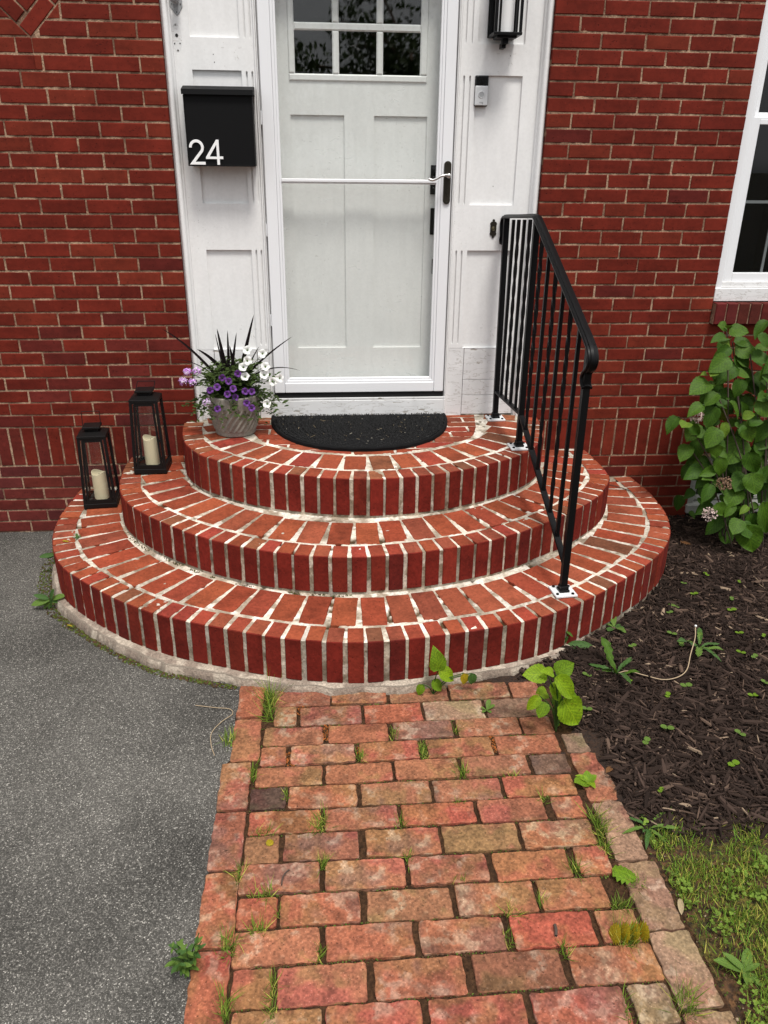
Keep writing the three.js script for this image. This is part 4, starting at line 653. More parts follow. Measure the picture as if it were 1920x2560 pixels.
{ // old pull on the left
  const t = thing('door_pull', 'grey painted tapered pull fitting above the old lock scar', 'knob', [-0.791, 2.503, -0.0615]);
  const s = new THREE.Shape([[0, 0], [0.010, 0.010], [0.026, 0.036], [0.026, 0.085], [0.012, 0.11], [-0.012, 0.11], [-0.026, 0.085], [-0.026, 0.036], [-0.010, 0.010]].map((p) => new THREE.Vector2(...p)));
  const gm = std({ color: lin(0.30, 0.31, 0.32), roughness: 0.6 });
  part('plate', new THREE.ExtrudeGeometry(s, { depth: 0.003, bevelEnabled: true, bevelThickness: 0.002, bevelSize: 0.0015, bevelSegments: 2 }), gm, t);
  part('knob', merge([new THREE.CylinderGeometry(0.011, 0.014, 0.03, 18).rotateX(Math.PI / 2).translate(0, 0.062, 0.018), new THREE.SphereGeometry(0.0225, 20, 14).scale(1, 1, 0.8).translate(0, 0.062, 0.042)]), gm, t);
  part('screw', merge([[-0.019, 0.044], [0.019, 0.044], [0, 0.013]].map(([x, y]) => new THREE.CylinderGeometry(0.0024, 0.0024, 0.002, 8).rotateX(Math.PI / 2).translate(x, y, 0.006))), M.dark, t);
}

// ---------------------------------------------------------------- door mat
{
  const t = thing('doormat', 'black half round coir doormat littered with dry bits', 'doormat', [0.034, 0.5955, -0.036]);
  const A = 0.485, B = 0.572, out = (k) => { const p = []; for (let i = 0; i <= 48; i++) { const a = Math.PI * i / 48, c = Math.cos(a), s = Math.sin(a); p.push([Math.sign(c) * Math.pow(Math.abs(c), 0.86) * (A - k), Math.pow(s, 0.92) * (B - k) + k * 0.6]); } return p; };
  const sh = new THREE.Shape(out(0).map(([x, z]) => new THREE.Vector2(x, -z))); const g = new THREE.ExtrudeGeometry(sh, { depth: 0.009, bevelEnabled: true, bevelThickness: 0.002, bevelSize: 0.003, bevelSegments: 2 }); g.rotateX(-Math.PI / 2); part('base', g, M.mat, t);
  const rings = []; for (let k = 0; k < 17; k++) { const o = 0.008 + k * 0.0265; if (o > A - 0.04) break; const pts = out(o).map(([x, z], i) => [x, 0.0115 + 0.0012 * Math.sin(i * 2.4 + k), z]); rings.push(tube(pts, 0.0078, 150, 6)); }
  part('braid', merge(rings), M.mat, t);
  const tuft = new THREE.BoxGeometry(0.0022, 0.006, 0.0022), im = new THREE.InstancedMesh(tuft, std({ color: 0xffffff, roughness: 1 }), 9000), m4 = new THREE.Matrix4(), e = new THREE.Euler(), q = new THREE.Quaternion(), c = new THREE.Color(); let k = 0;
  while (k < 9000) { const x = rnd(-A, A), z = rnd(0, B); if (Math.pow(Math.abs(x / A), 2.15) + Math.pow(z / B, 2.1) > 0.97) continue; e.set(rnd(-1, 1), rnd(0, 3), rnd(-1, 1)); q.setFromEuler(e); m4.compose(new THREE.Vector3(x, 0.0165 + rnd(-0.003, 0.002), z), q, new THREE.Vector3(1, rnd(0.5, 1.6), 1)); im.setMatrixAt(k, m4); const v = rnd(0.006, 0.026); c.setRGB(v, v, v); im.setColorAt(k, c); k++; }
  shade(im); im.name = 'pile'; im.userData.kind = 'stuff'; t.add(im);
  const N = 80, bits = new THREE.InstancedMesh(new THREE.BoxGeometry(1, 0.0016, 0.0022), std({ color: 0xffffff, roughness: 1 }), N); k = 0;
  while (k < N) { const x = rnd(-A, A), z = rnd(0, B); if (Math.pow(Math.abs(x / A), 2) + Math.pow(z / B, 2) > 0.9) continue; e.set(rnd(-0.2, 0.2), rnd(0, 3.1), rnd(-0.2, 0.2)); q.setFromEuler(e); m4.compose(new THREE.Vector3(x, 0.0215, z), q, new THREE.Vector3(R() > 0.85 ? rnd(0.012, 0.03) : rnd(0.0025, 0.008), 1, 1)); bits.setMatrixAt(k, m4); const v = R(); if (v > 0.6) c.setRGB(0.24, 0.19, 0.12); else if (v > 0.2) c.setRGB(0.13, 0.10, 0.06); else c.setRGB(0.36, 0.33, 0.27); bits.setColorAt(k, c); k++; }
  shade(bits); bits.name = 'debris'; bits.userData.kind = 'stuff'; t.add(bits);
}

// ---------------------------------------------------------------- iron railing
{
  const t = thing('iron_railing', 'black wrought iron stair railing with twisted balusters', 'railing', [0.792, 0.594, 0.03]);
  const O = [0.792, 0.594, 0.03], L = (p) => [p[0] - O[0], p[1] - O[1], p[2] - O[2]];
  const rx = (z) => 0.791 + 0.0365 * z, topY = (z) => z < 0.5 ? mix(1.640, 1.676, clamp((z + 0.05) / 0.55)) : 1.676 - (z - 0.5) * 0.4975, botY = (z) => z < 0.505 ? mix(0.748, 0.768, z / 0.5) : 0.768 - (z - 0.505) * 0.512;
  for (const [z, y] of [[0.03, 0.594], [0.515, 0.594], [1.325, 0.220]]) {
    const x = rx(z), top = z < 0.1 ? topY(0.03) : z < 1 ? topY(0.5) : topY(1.285);
    part('post', metricUV(bar(L([x, y + 0.004, z]), L([z < 0.1 ? x - 0.004 : x, top, z < 0.1 ? -0.005 : z < 1 ? z - 0.008 : z - 0.012]), 0.0275)), M.iron, t);
    const pl = part('base_plate', rbox(-0.048, 0.048, 0.0, 0.009, -0.048, 0.048, 0.002, 1), M.plate, t, 'chipped pale grey base plate'); pl.position.set(...L([x, y + 0.0012, z + 0.004])); pl.rotation.y = z > 1 ? 0.10 : 0.04;
    const sk = part('post_shoe', merge([rbox(-0.022, 0.022, 0.009, 0.020, -0.022, 0.022, 0.003), rbox(-0.018, 0.018, 0.02, 0.036, -0.018, 0.018, 0.003)]), M.iron, t); sk.position.copy(pl.position); sk.rotation.y = pl.rotation.y;
    const bo = part('bolt', merge([[-0.033, -0.033], [0.033, -0.033], [-0.033, 0.033], [0.033, 0.033]].map(([a, b]) => new THREE.CylinderGeometry(0.0065, 0.0065, 0.006, 6).translate(a, 0.0115, b))), M.iron, t); bo.position.copy(pl.position);
  }
  const twisted = (z) => { // square bar, plain ends, twisted middle
    const y0 = botY(z), y1 = topY(z) - 0.004, n = 130, w = 0.0072, pos = [], idx = []; const h = y1 - y0;
    for (let i = 0; i <= n; i++) { const u = i / n, y = y0 + h * u, tw = 15 * clamp((u - 0.08) / 0.84) * h; for (let k = 0; k < 4; k++) { const a = Math.PI / 4 + k * Math.PI / 2 + tw; pos.push(rx(z) - O[0] + w * Math.SQRT2 * Math.cos(a) * 0.95, y - O[1], z - O[2] + w * Math.SQRT2 * Math.sin(a) * 0.95); } }
    for (let i = 0; i < n; i++) for (let k = 0; k < 4; k++) { const a = i * 4 + k, b = i * 4 + (k + 1) % 4; idx.push(a, a + 4, b, b, a + 4, b + 4); }
    const g = new THREE.BufferGeometry(); g.setAttribute('position', new THREE.Float32BufferAttribute(pos, 3)); g.setIndex(idx); const q = g.toNonIndexed(); q.computeVertexNormals(); return metricUV(q);
  };
  [0.122, 0.216, 0.312, 0.408].forEach((z, i) => part('baluster', i % 2 ? twisted(z) : metricUV(bar(L([rx(z), botY(z), z]), L([rx(z), topY(z) - 0.004, z]), 0.0150)), M.iron, t));
  [0.612, 0.727, 0.842, 0.955, 1.070, 1.188].forEach((z, i) => part('baluster', i % 2 ? metricUV(bar(L([rx(z), botY(z), z]), L([rx(z), topY(z) - 0.004, z]), 0.0150)) : twisted(z), M.iron, t));
  part('bottom_rail', metricUV(merge([bar(L([rx(0.03), botY(0.03), 0.03]), L([rx(0.51), botY(0.505), 0.512]), 0.026, 0.011), bar(L([rx(0.51), botY(0.505), 0.510]), L([rx(1.315), botY(1.315), 1.315]), 0.026, 0.011)])), M.iron, t);
  // moulded cap rail swept along its bends and curled ends
  const path3 = []; const push = (z, y) => path3.push([z, y]);
  const ctrl = [[-0.042, 1.520], [-0.052, 1.535], [-0.046, 1.560], [-0.055, 1.590], [-0.058, 1.618], [-0.050, 1.640], [-0.030, 1.650], [0.0, 1.653], [0.25, 1.668], [0.46, 1.682], [0.505, 1.682], [0.54, 1.667], [0.62, 1.629], [0.9, 1.489], [1.2, 1.340], [1.30, 1.289], [1.345, 1.258], [1.358, 1.228], [1.346, 1.200], [1.318, 1.178], [1.302, 1.154], [1.312, 1.130], [1.330, 1.118]];
  const curve = new THREE.CatmullRomCurve3(ctrl.map(([z, y]) => new THREE.Vector3(0, y, z)), false, 'centripetal'), pts = curve.getPoints(220);
  const prof = [[-0.021, -0.006], [-0.022, 0.001], [-0.019, 0.0055], [-0.012, 0.0065], [-0.010, 0.0105], [0.0, 0.0125], [0.010, 0.0105], [0.012, 0.0065], [0.019, 0.0055], [0.022, 0.001], [0.021, -0.006]], pos = [], idx = [], m = prof.length;
  pts.forEach((p, i) => { const a = pts[Math.max(0, i - 1)], b = pts[Math.min(pts.length - 1, i + 1)], ty = b.y - a.y, tz = b.z - a.z, l = Math.hypot(ty, tz), ny = tz / l, nzz = -ty / l; for (const [px, pn] of prof) pos.push(rx(p.z) + px - O[0], p.y + ny * pn - O[1], p.z + nzz * pn - O[2]); });
  for (let i = 0; i < pts.length - 1; i++) for (let k = 0; k < m; k++) { const a = i * m + k, b = i * m + (k + 1) % m; idx.push(a, a + m, b, b, a + m, b + m); }
  for (const s of [0, pts.length - 1]) for (let k = 1; k < m - 1; k++) idx.push(s * m, s * m + k, s * m + k + 1);
  const g = new THREE.BufferGeometry(); g.setAttribute('position', new THREE.Float32BufferAttribute(pos, 3)); g.setIndex(idx); const q = g.toNonIndexed(); q.computeVertexNormals(); part('cap_rail', metricUV(q), M.iron, t);
}

// ---------------------------------------------------------------- lanterns and candles
function lantern(pos, label, handleUp, turn) {
  const t = thing('candle_lantern', label, 'lantern', pos, 'tall black candle lanterns beside the wall'); t.rotation.y = turn;
  const b = 0.082, p = 0.068, h0 = 0.028, h1 = 0.385, m = M.lanternIron, at = (s, k) => [s[0] * mix(b, p, k), mix(h0, h1, k), s[1] * mix(b, p, k)];
  part('base', merge([rbox(-0.084, 0.084, 0.004, 0.028, -0.084, 0.084, 0.002), ...[[-1, -1], [1, -1], [-1, 1], [1, 1]].map(([x, z]) => box(x * 0.075 - 0.006, x * 0.075 + 0.006, 0, 0.005, z * 0.075 - 0.006, z * 0.075 + 0.006))]), m, t);
  const C = [[-1, -1], [1, -1], [1, 1], [-1, 1]];
  for (const c of C) part('corner_post', bar(at([c[0] * 0.93, c[1] * 0.93], 0), at([c[0] * 0.93, c[1] * 0.93], 1), 0.013), m, t);
  part('rim', merge([0, 1, 2, 3].flatMap((i) => { const a = C[i], d = C[(i + 1) % 4]; return [bar(at([a[0] * 0.93, a[1] * 0.93], 0.985), at([d[0] * 0.93, d[1] * 0.93], 0.985), 0.012), bar(at([a[0] * 0.93, a[1] * 0.93], 0.02), at([d[0] * 0.93, d[1] * 0.93], 0.02), 0.012)]; })), m, t);
  const f = (x, k) => [x, mix(h0, h1, k), mix(b, p, k) * 0.955]; // the hinged front frame
  part('door_frame', merge([bar(f(-0.060, 0.03), f(-0.046, 0.96), 0.010, 0.007), bar(f(0.060, 0.03), f(0.046, 0.96), 0.010, 0.007), bar(f(-0.060, 0.045), f(0.060, 0.045), 0.010, 0.007), bar(f(-0.047, 0.95), f(0.047, 0.95), 0.010, 0.007), box(0.062, 0.070, 0.175, 0.19, 0.072, 0.086)]), m, t);
  for (let i = 0; i < 4; i++) { const a = C[i], d = C[(i + 1) % 4], k = 0.90, q = [at([a[0] * k, a[1] * k], 0.02), at([d[0] * k, d[1] * k], 0.02), at([d[0] * k, d[1] * k], 0.98), at([a[0] * k, a[1] * k], 0.98)], g = new THREE.BufferGeometry(); g.setAttribute('position', new THREE.Float32BufferAttribute([...q[0], ...q[1], ...q[2], ...q[0], ...q[2], ...q[3]], 3)); g.setAttribute('uv', new THREE.Float32BufferAttribute([0, 0, 1, 0, 1, 1, 0, 0, 1, 1, 0, 1], 2)); g.computeVertexNormals(); part('glass_pane', g, M.glass, t); }
  const roof = new THREE.CylinderGeometry(0.056, 0.1, 0.014, 4); roof.rotateY(Math.PI / 4); roof.translate(0, 0.400, 0);
  part('roof', merge([rbox(-0.071, 0.071, 0.380, 0.394, -0.071, 0.071, 0.002), roof.toNonIndexed()]), m, t);
  part('chimney', merge([[-1, -1], [1, -1], [-1, 1], [1, 1]].map(([x, z]) => box(x * 0.030 - 0.003, x * 0.030 + 0.003, 0.404, 0.424, z * 0.030 - 0.003, z * 0.030 + 0.003)).concat([rbox(-0.043, 0.043, 0.422, 0.434, -0.043, 0.043, 0.002), box(-0.028, 0.028, 0.404, 0.415, -0.028, 0.028)])), m, t);
  const k = handleUp, w = 0.044, hy = 0.428, top = k ? [0.075, -0.008] : [0.030, -0.062];
  part('handle', merge([tube([[-w, hy, 0], [-w, hy + top[0], top[1]]], 0.0019, 4), tube([[w, hy, 0], [w, hy + top[0], top[1]]], 0.0019, 4), tube([[-w, hy + top[0], top[1]], [w, hy + top[0], top[1]]], 0.0019, 4)]), m, t);
  // the candle inside is a thing of its own
  const c = thing('pillar_candle', label.includes('middle') ? 'cream pillar candle inside the lantern on the middle step' : 'cream pillar candle inside the lantern on the lowest step', 'candle', [pos[0], pos[1] + 0.0285, pos[2]], 'cream pillar candles in the lanterns');
  const r = 0.0375, hC = 0.148, g = new THREE.LatheGeometry([[0.0001, 0], [r - 0.002, 0], [r, 0.003], [r, hC], [r - 0.0015, hC + 0.002], [r - 0.004, hC + 0.001], [r - 0.0055, hC - 0.006], [0.012, hC - 0.020], [0.0001, hC - 0.022]].map((q) => new THREE.Vector2(...q)), 40), P = g.attributes.position;
  for (let i = 0; i < P.count; i++) { const y = P.getY(i), a = Math.atan2(P.getZ(i), P.getX(i)); if (y > hC - 0.01) P.setY(i, y + 0.008 * Math.sin(a * 2 + 0.6) - 0.002); } g.computeVertexNormals(); part('wax', g, M.wax, c);
  part('wick', tube([[0, hC - 0.022, 0], [0.001, hC - 0.008, 0.001]], 0.0012, 4), M.dark, c);
}
lantern([-1.071, 0.4015, 0.211], 'tall black glass lantern on the middle step with its wire handle folded', false, 0.0);
lantern([-1.352, 0.2215, 0.232], 'tall black glass lantern on the lowest step with its wire handle raised', true, 0.10);

// ---------------------------------------------------------------- plants
// leaf blade: x along the midrib (0..1), z across, folded and drooping; uv follow the midrib
function leafGeo(width, { serrate = 0.03, teeth = 11, fold = 0.22, droop = 0.18, tip = 1.0, base = 0.5, n = 14, wave = 0.0, seed = 1 } = {}) {
  const W = (t) => { const a = Math.pow(t, base) * Math.pow(1 - t, tip), m = Math.pow(base / (base + tip), base) * Math.pow(tip / (base + tip), tip); return a / m * width / 2; };
  const pos = [], uv = [], idx = [], cols = [-1, -0.55, 0, 0.55, 1];
  for (let i = 0; i <= n; i++) { const t = i / n, w = W(t) * (1 + serrate * (i % 2 ? 1 : -1) * (i > 0 && i < n ? 1 : 0)); for (const c of cols) { const z = c * w; pos.push(t + (Math.abs(c) === 1 ? -0.02 * (i % 2) : 0), fold * Math.abs(z) * 1.0 - droop * t * t + wave * Math.sin(t * 9 + c * 3 + seed) * Math.abs(c), z); uv.push(t, 0.5 + 0.5 * c * (W(t) / (width / 2))); } }
  for (let i = 0; i < n; i++) for (let j = 0; j < 4; j++) { const a = i * 5 + j, b = a + 5; idx.push(a, a + 1, b, b, a + 1, b + 1); }
  const g = new THREE.BufferGeometry(); g.setAttribute('position', new THREE.Float32BufferAttribute(pos, 3)); g.setAttribute('uv', new THREE.Float32BufferAttribute(uv, 2)); g.setIndex(idx); g.computeVertexNormals(); return g;
}
const V = (x, y, z) => new THREE.Vector3(x, y, z);
function leafPose(base, tip, up) { // matrix that lays a unit leaf from base to tip with its face towards up
  const x = tip.clone().sub(base), L = x.length(); x.normalize(); const z = x.clone().cross(up).normalize(), y = z.clone().cross(x).normalize();
  const m = new THREE.Matrix4().makeBasis(x.multiplyScalar(L), y.multiplyScalar(L), z.multiplyScalar(L)); m.setPosition(base); return m;
}
function putLeaf(o, geo, mat, base, tip, up, name = 'leaf') { const m = part(name, geo, mat, o); const M4 = leafPose(base, tip, up); M4.decompose(m.position, m.quaternion, m.scale); return m; }
const LG = { heart: [leafGeo(0.80, { base: 0.5, tip: 0.85, serrate: 0.035, fold: 0.26, droop: 0.18, wave: 0.02, seed: 2 }), leafGeo(0.70, { base: 0.52, tip: 0.95, serrate: 0.04, fold: 0.34, droop: 0.28, wave: 0.03, seed: 5 }), leafGeo(0.88, { base: 0.46, tip: 0.8, serrate: 0.035, fold: 0.14, droop: 0.10, wave: 0.035, seed: 9 }), leafGeo(0.62, { base: 0.55, tip: 0.8, serrate: 0.03, fold: 0.5, droop: 0.32, wave: 0.02, seed: 3 })], lance: [leafGeo(0.34, { base: 0.7, tip: 0.8, serrate: 0.0, fold: 0.3, droop: 0.15 }), leafGeo(0.40, { base: 0.8, tip: 0.8, serrate: 0, fold: 0.2, droop: 0.25 })], spoon: [leafGeo(0.42, { base: 1.2, tip: 0.55, serrate: 0.0, fold: 0.22, droop: 0.22 })], jag: [leafGeo(0.20, { base: 1.1, tip: 0.5, serrate: 0.16, n: 13, fold: 0.3, droop: 0.45, wave: 0.03 }), leafGeo(0.24, { base: 1.3, tip: 0.5, serrate: 0.2, n: 11, fold: 0.15, droop: 0.25, wave: 0.05, seed: 4 }), leafGeo(0.16, { base: 1.0, tip: 0.6, serrate: 0.12, n: 9, fold: 0.4, droop: 0.6, seed: 7 })], round: [leafGeo(0.95, { base: 0.4, tip: 0.45, serrate: 0.0, fold: 0.12, droop: 0.05, n: 8 })] };

{ // hydrangea
  const O = V(2.12, -0.03, 0.50), t = thing('hydrangea_shrub', 'leafy green hydrangea shrub against the brick wall below the window', 'shrub', O.toArray());
  const HYD = [[1.922,1.14,1.862,1.157,0.269],[1.915,1.133,1.992,1.136,0.309],[1.92,1.138,1.908,1.166,0.286],[1.902,1.094,1.807,1.112,0.327],[1.917,1.068,1.86,1.085,0.337],[1.974,1.064,2.081,1.061,0.267],[1.959,1.069,1.95,1.098,0.259],[1.907,1.057,1.822,1.006,0.367],[1.969,1.036,2.075,1.024,0.299],[1.979,1.008,2.045,0.925,0.303],[1.894,1.013,1.791,0.951,0.399],[1.967,0.954,1.863,0.884,0.348],[1.848,0.96,1.798,0.926,0.393],[1.813,0.917,1.775,0.929,0.359],[1.817,0.886,1.702,0.846,0.388],[1.911,0.833,1.965,0.742,0.338],[2.036,1.013,2.124,0.995,0.353],[2.113,0.975,2.074,0.906,0.393],[1.954,0.928,2.034,0.916,0.361],[1.989,0.901,1.954,0.807,0.396],[1.866,0.829,1.792,0.776,0.407],[1.939,0.672,1.905,0.752,0.369],[1.894,0.687,1.924,0.611,0.455],[1.863,0.76,1.813,0.658,0.415],[2.033,0.696,2.009,0.782,0.393],[2.046,0.686,1.996,0.717,0.36],[1.993,0.723,2.035,0.741,0.459],[2.125,0.78,2.092,0.708,0.393],[2.011,0.687,2.052,0.592,0.45],[2.025,0.684,2.086,0.708,0.471],[2.145,0.693,2.095,0.584,0.447],[1.861,0.666,1.797,0.576,0.482],[1.784,0.67,1.719,0.591,0.413],[1.717,0.686,1.773,0.625,0.462],[1.671,0.707,1.605,0.632,0.41],[1.769,0.784,1.687,0.744,0.453],[1.701,0.695,1.648,0.689,0.469],[1.811,0.578,1.8,0.465,0.398],[1.758,0.551,1.703,0.48,0.409],[2.041,0.584,1.961,0.457,0.41],[2.029,0.545,2.081,0.428,0.518],[2.191,0.447,2.145,0.313,0.473],[1.902,0.507,1.909,0.406,0.484],[1.882,0.383,1.822,0.41,0.473],[1.87,0.364,1.817,0.288,0.505],[2.054,0.413,1.996,0.33,0.476],[2.032,0.33,1.961,0.247,0.492],[1.903,0.269,1.946,0.202,0.539],[1.996,0.26,1.944,0.21,0.54],[2.054,0.264,2.004,0.24,0.582],[2.086,0.217,2.108,0.124,0.564],[2.011,0.2,1.959,0.139,0.601],[2.027,0.181,2.063,0.111,0.596],[2.126,0.29,2.189,0.112,0.586],[2.112,1.181,2.031,1.113,0.312],[2.151,1.033,2.07,1.045,0.288],[2.063,0.435,2.078,0.333,0.533],[2.051,0.174,2.087,0.028,0.612],[2.084,0.927,2.154,0.88,0.41]];
  const loc = (x, y, z) => V(x, y, z).sub(O), ends = [];
  HYD.forEach(([bx, by, tx, ty, z], i) => {
    const L = Math.hypot(tx - bx, ty - by), small = L < 0.062, b = loc(bx, by, z - 0.01), e = loc(tx, ty, z + rnd(0.01, 0.05)), up = V(rnd(-0.6, 0.35) - 0.2, rnd(0.35, 1.0), rnd(0.3, 0.95)).normalize();
    putLeaf(t, pick(LG.heart), small ? M.hydC : (i === 21 || i === 22 || i === 25 || i === 26) ? M.hydC : R() < 0.5 ? M.hydA : M.hydB, b, e, up); if (!small) ends.push(b);
  });
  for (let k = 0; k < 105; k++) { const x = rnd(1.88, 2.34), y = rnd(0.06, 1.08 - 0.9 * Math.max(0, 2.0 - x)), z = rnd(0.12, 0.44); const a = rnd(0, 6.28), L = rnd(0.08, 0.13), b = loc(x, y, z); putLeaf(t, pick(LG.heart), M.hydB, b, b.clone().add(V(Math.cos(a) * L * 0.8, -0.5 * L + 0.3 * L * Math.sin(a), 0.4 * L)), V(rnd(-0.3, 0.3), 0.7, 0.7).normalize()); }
  const left = (y) => 1.63 + 0.38 * Math.pow(Math.abs(y - 0.66) / 0.55, 1.6);
  for (let k = 0; k < 150; k++) { const y = rnd(0.05, 1.16), x = rnd(left(y) + 0.10, 2.42), z = rnd(0.2, 0.5); const a = rnd(0, 6.28), L = rnd(0.05, 0.135), b = loc(x, y, z); putLeaf(t, pick(LG.heart), R() < 0.55 ? M.hydA : M.hydB, b, b.clone().add(V(Math.cos(a) * L * 0.85, -0.35 * L + 0.4 * L * Math.sin(a), rnd(0, 0.5) * L)), V(rnd(-0.6, 0.4), rnd(0.4, 1), rnd(0.2, 0.9)).normalize()); }
  for (let k = 0; k < 62; k++) { const x = rnd(2.24, 2.72), y = rnd(0.08, 1.22), z = rnd(0.15, 0.72), a = rnd(0, 6.28), L = rnd(0.09, 0.14), b = loc(x, y, z); putLeaf(t, pick(LG.heart), R() < 0.5 ? M.hydA : M.hydB, b, b.clone().add(V(Math.cos(a) * L * 0.8, -0.45 * L, Math.sin(a) * L * 0.7)), V(rnd(-0.3, 0.3), 0.8, 0.5).normalize()); }
  for (let k = 0; k < 13; k++) { const e = ends[Math.floor(k * ends.length / 13)], s = V(rnd(-0.10, 0.12), 0, rnd(-0.12, 0.08)), mid = s.clone().lerp(e, 0.55).add(V(0, 0.06, 0)); part('stem', tube([s.toArray(), mid.toArray(), e.clone().add(V(0, 0, -0.012)).toArray()], 0.0036, 22, 6), M.twig, t); }
  for (const b of ends) { const s = b.clone().add(V(0.03 * (2.2 - O.x - b.x > 0 ? 1 : -1) + 0.02, -0.035, -0.05)); part('petiole', tube([s.toArray(), s.clone().lerp(b, 0.5).add(V(0, 0.006, 0)).toArray(), b.toArray()], 0.0016, 8, 5), M.weed, t); }
  const head = (x, y, z, r, mat, n, label) => { const gs = []; for (let i = 0; i < n; i++) { const d = V(rnd(-1, 1), rnd(-0.7, 1), rnd(-1, 1)).normalize().multiplyScalar(r * rnd(0.6, 1)), f = leafGeo(0.9, { n: 4, serrate: 0, fold: 0.1, base: 0.5, tip: 0.5 }); f.applyMatrix4(leafPose(d, d.clone().add(V(rnd(-1, 1), rnd(-1, 1), rnd(-1, 1)).normalize().multiplyScalar(rnd(0.006, 0.011))), V(rnd(-1, 1), rnd(-1, 1), rnd(-1, 1)).normalize())); gs.push(f); } const m = part('dried_flower_head', merge(gs), mat, t, label); m.position.copy(loc(x, y, z)); };
  head(1.765, 0.712, 0.42, 0.036, M.driedFlower, 150, 'dried pinkish flower head'); head(1.925, 0.372, 0.52, 0.044, M.driedBrown, 190, 'dried brown flower head'); head(1.862, 0.215, 0.55, 0.040, M.driedFlower, 150, 'dried pinkish flower head');
}

function traced(name, label, category, O, list, shapes, mats, stemR = 0.0022, jit = 0.02, group) {
  const t = thing(name, label, category, O.toArray(), group);
  list.forEach(([bx, by, tx, ty, z], i) => { const b = V(bx, Math.max(by, O.y + 0.004), z).sub(O), e = V(tx, Math.max(ty, O.y + 0.003), z + rnd(0.0, jit)).sub(O); putLeaf(t, shapes[i % shapes.length], mats[i % mats.length], b, e, V(rnd(-0.3, 0.3), rnd(0.6, 0.9), rnd(0.4, 0.8)).normalize()); if (b.length() > 0.01) part('stem', tube([[0, 0, 0], V(b.x * 0.4, b.y * 0.7, b.z * 0.5).toArray(), b.toArray()], stemR, 8, 5), M.weed, t); });
  return t;
}
traced('lime_sapling', 'bright lime green heart leaved seedling at the corner of the brick path', 'weed', V(0.655, -0.004, 1.95), [[0.603,0.193,0.515,0.201,1.936],[0.62,0.204,0.58,0.236,1.947],[0.645,0.173,0.701,0.226,1.907],[0.624,0.194,0.707,0.121,1.957],[0.62,0.152,0.66,0.092,1.936],[0.639,0.078,0.688,0.037,1.913],[0.626,0.079,0.577,0.101,1.895],[0.576,0.117,0.53,0.074,1.958],[0.596,0.097,0.569,0.05,1.969],[0.665,0.033,0.688,-0.044,1.897],[0.666,0.095,0.733,-0.012,1.954],[0.679,0.105,0.729,0.075,1.923],[0.69,-0.018,0.715,-0.067,1.902],[0.677,-0.044,0.667,-0.092,1.914]].map(([a, b, c, d, z]) => [a, b + 0.05, c, d + 0.05, z]), LG.heart, [M.limeA, M.limeA, M.limeB], 0.0022, 0.03);
traced('dark_leaf_weed', 'dark green weed with long leaves beside the lowest brick step', 'weed', V(0.832, 0.010, 1.44), [[0.818,0.005,0.774,0.079,1.44],[0.821,-0.023,0.815,0.036,1.44],[0.831,0.008,0.867,-0.013,1.44],[0.805,-0.061,0.71,-0.061,1.44],[0.846,-0.063,0.954,-0.054,1.44],[0.823,-0.07,0.784,-0.131,1.44],[0.828,-0.055,0.838,-0.012,1.44]].map(([a, b, c, d, z]) => [a, b + 0.09, c, d + 0.09, z]), LG.lance, [M.weed, M.weed, M.hydA]);
traced('vine_sprout', 'pale green vine sprout leaning on the concrete footing', 'weed', V(0.235, -0.003, 1.70), [[0.252,0.095,0.237,0.193,1.7],[0.252,0.095,0.325,0.049,1.7],[0.23,0.048,0.272,0.003,1.7],[0.191,0.031,0.173,-0.013,1.7],[0.352,0.076,0.358,0.026,1.7],[0.384,0.074,0.387,0.022,1.7]].map(([a, b, c, d, z]) => [a, b + 0.015, c, d + 0.015, z]), [LG.heart[1]], [M.limeB, M.limeA, M.limeB, M.limeB, M.yellow, M.weed]);
traced('broadleaf_weed', 'green rosette weed growing between driveway and footing', 'weed', V(-1.452, -0.018, 0.92), [[-1.456,0.033,-1.521,0.063,0.92],[-1.453,0.028,-1.54,0.022,0.92],[-1.449,0.028,-1.427,0.092,0.92],[-1.445,0.028,-1.381,0.063,0.92],[-1.446,0.019,-1.378,0.026,0.92],[-1.451,0.014,-1.501,-0.052,0.92],[-1.46,0.005,-1.46,-0.046,0.92],[-1.453,0.024,-1.519,0.008,0.92]].map(([a, b, c, d, z]) => [a, b, c, d, z]), LG.lance, [M.weed, M.weedPale]);
traced('broadleaf_weed', 'two leaved green weed at the brick wall end of the lowest step', 'weed', V(-1.545, -0.03, 0.55), [[-1.535,0.126,-1.607,0.128,0.55],[-1.536,0.121,-1.576,0.113,0.55]].map(([a, b, c, d, z]) => [a, b - 0.05, c, d - 0.05, z]), LG.lance, [M.weed]);
function rosette(label, x, y, z, n, L, shapes, mats, lift = 0.5, group) { const t = thing('rosette_weed', label, 'weed', [x, y, z], group); for (let k = 0; k < n; k++) { const a = k / n * 6.283 + rnd(-0.5, 0.5), l = L * rnd(0.45, 1.2), e = lift * rnd(0.3, 1.5); putLeaf(t, shapes[k % shapes.length], mats[k % mats.length], V(0, 0.002, 0), V(Math.cos(a) * l, l * e, Math.sin(a) * l), V(-Math.cos(a) * 0.3, 1, -Math.sin(a) * 0.3).normalize()); } return t; }
rosette('small spoon leaved green rosette in the mulch near the curved step', 1.104, 0.012, 1.301, 11, 0.062, LG.spoon, [M.weed, M.weedPale], 0.45);
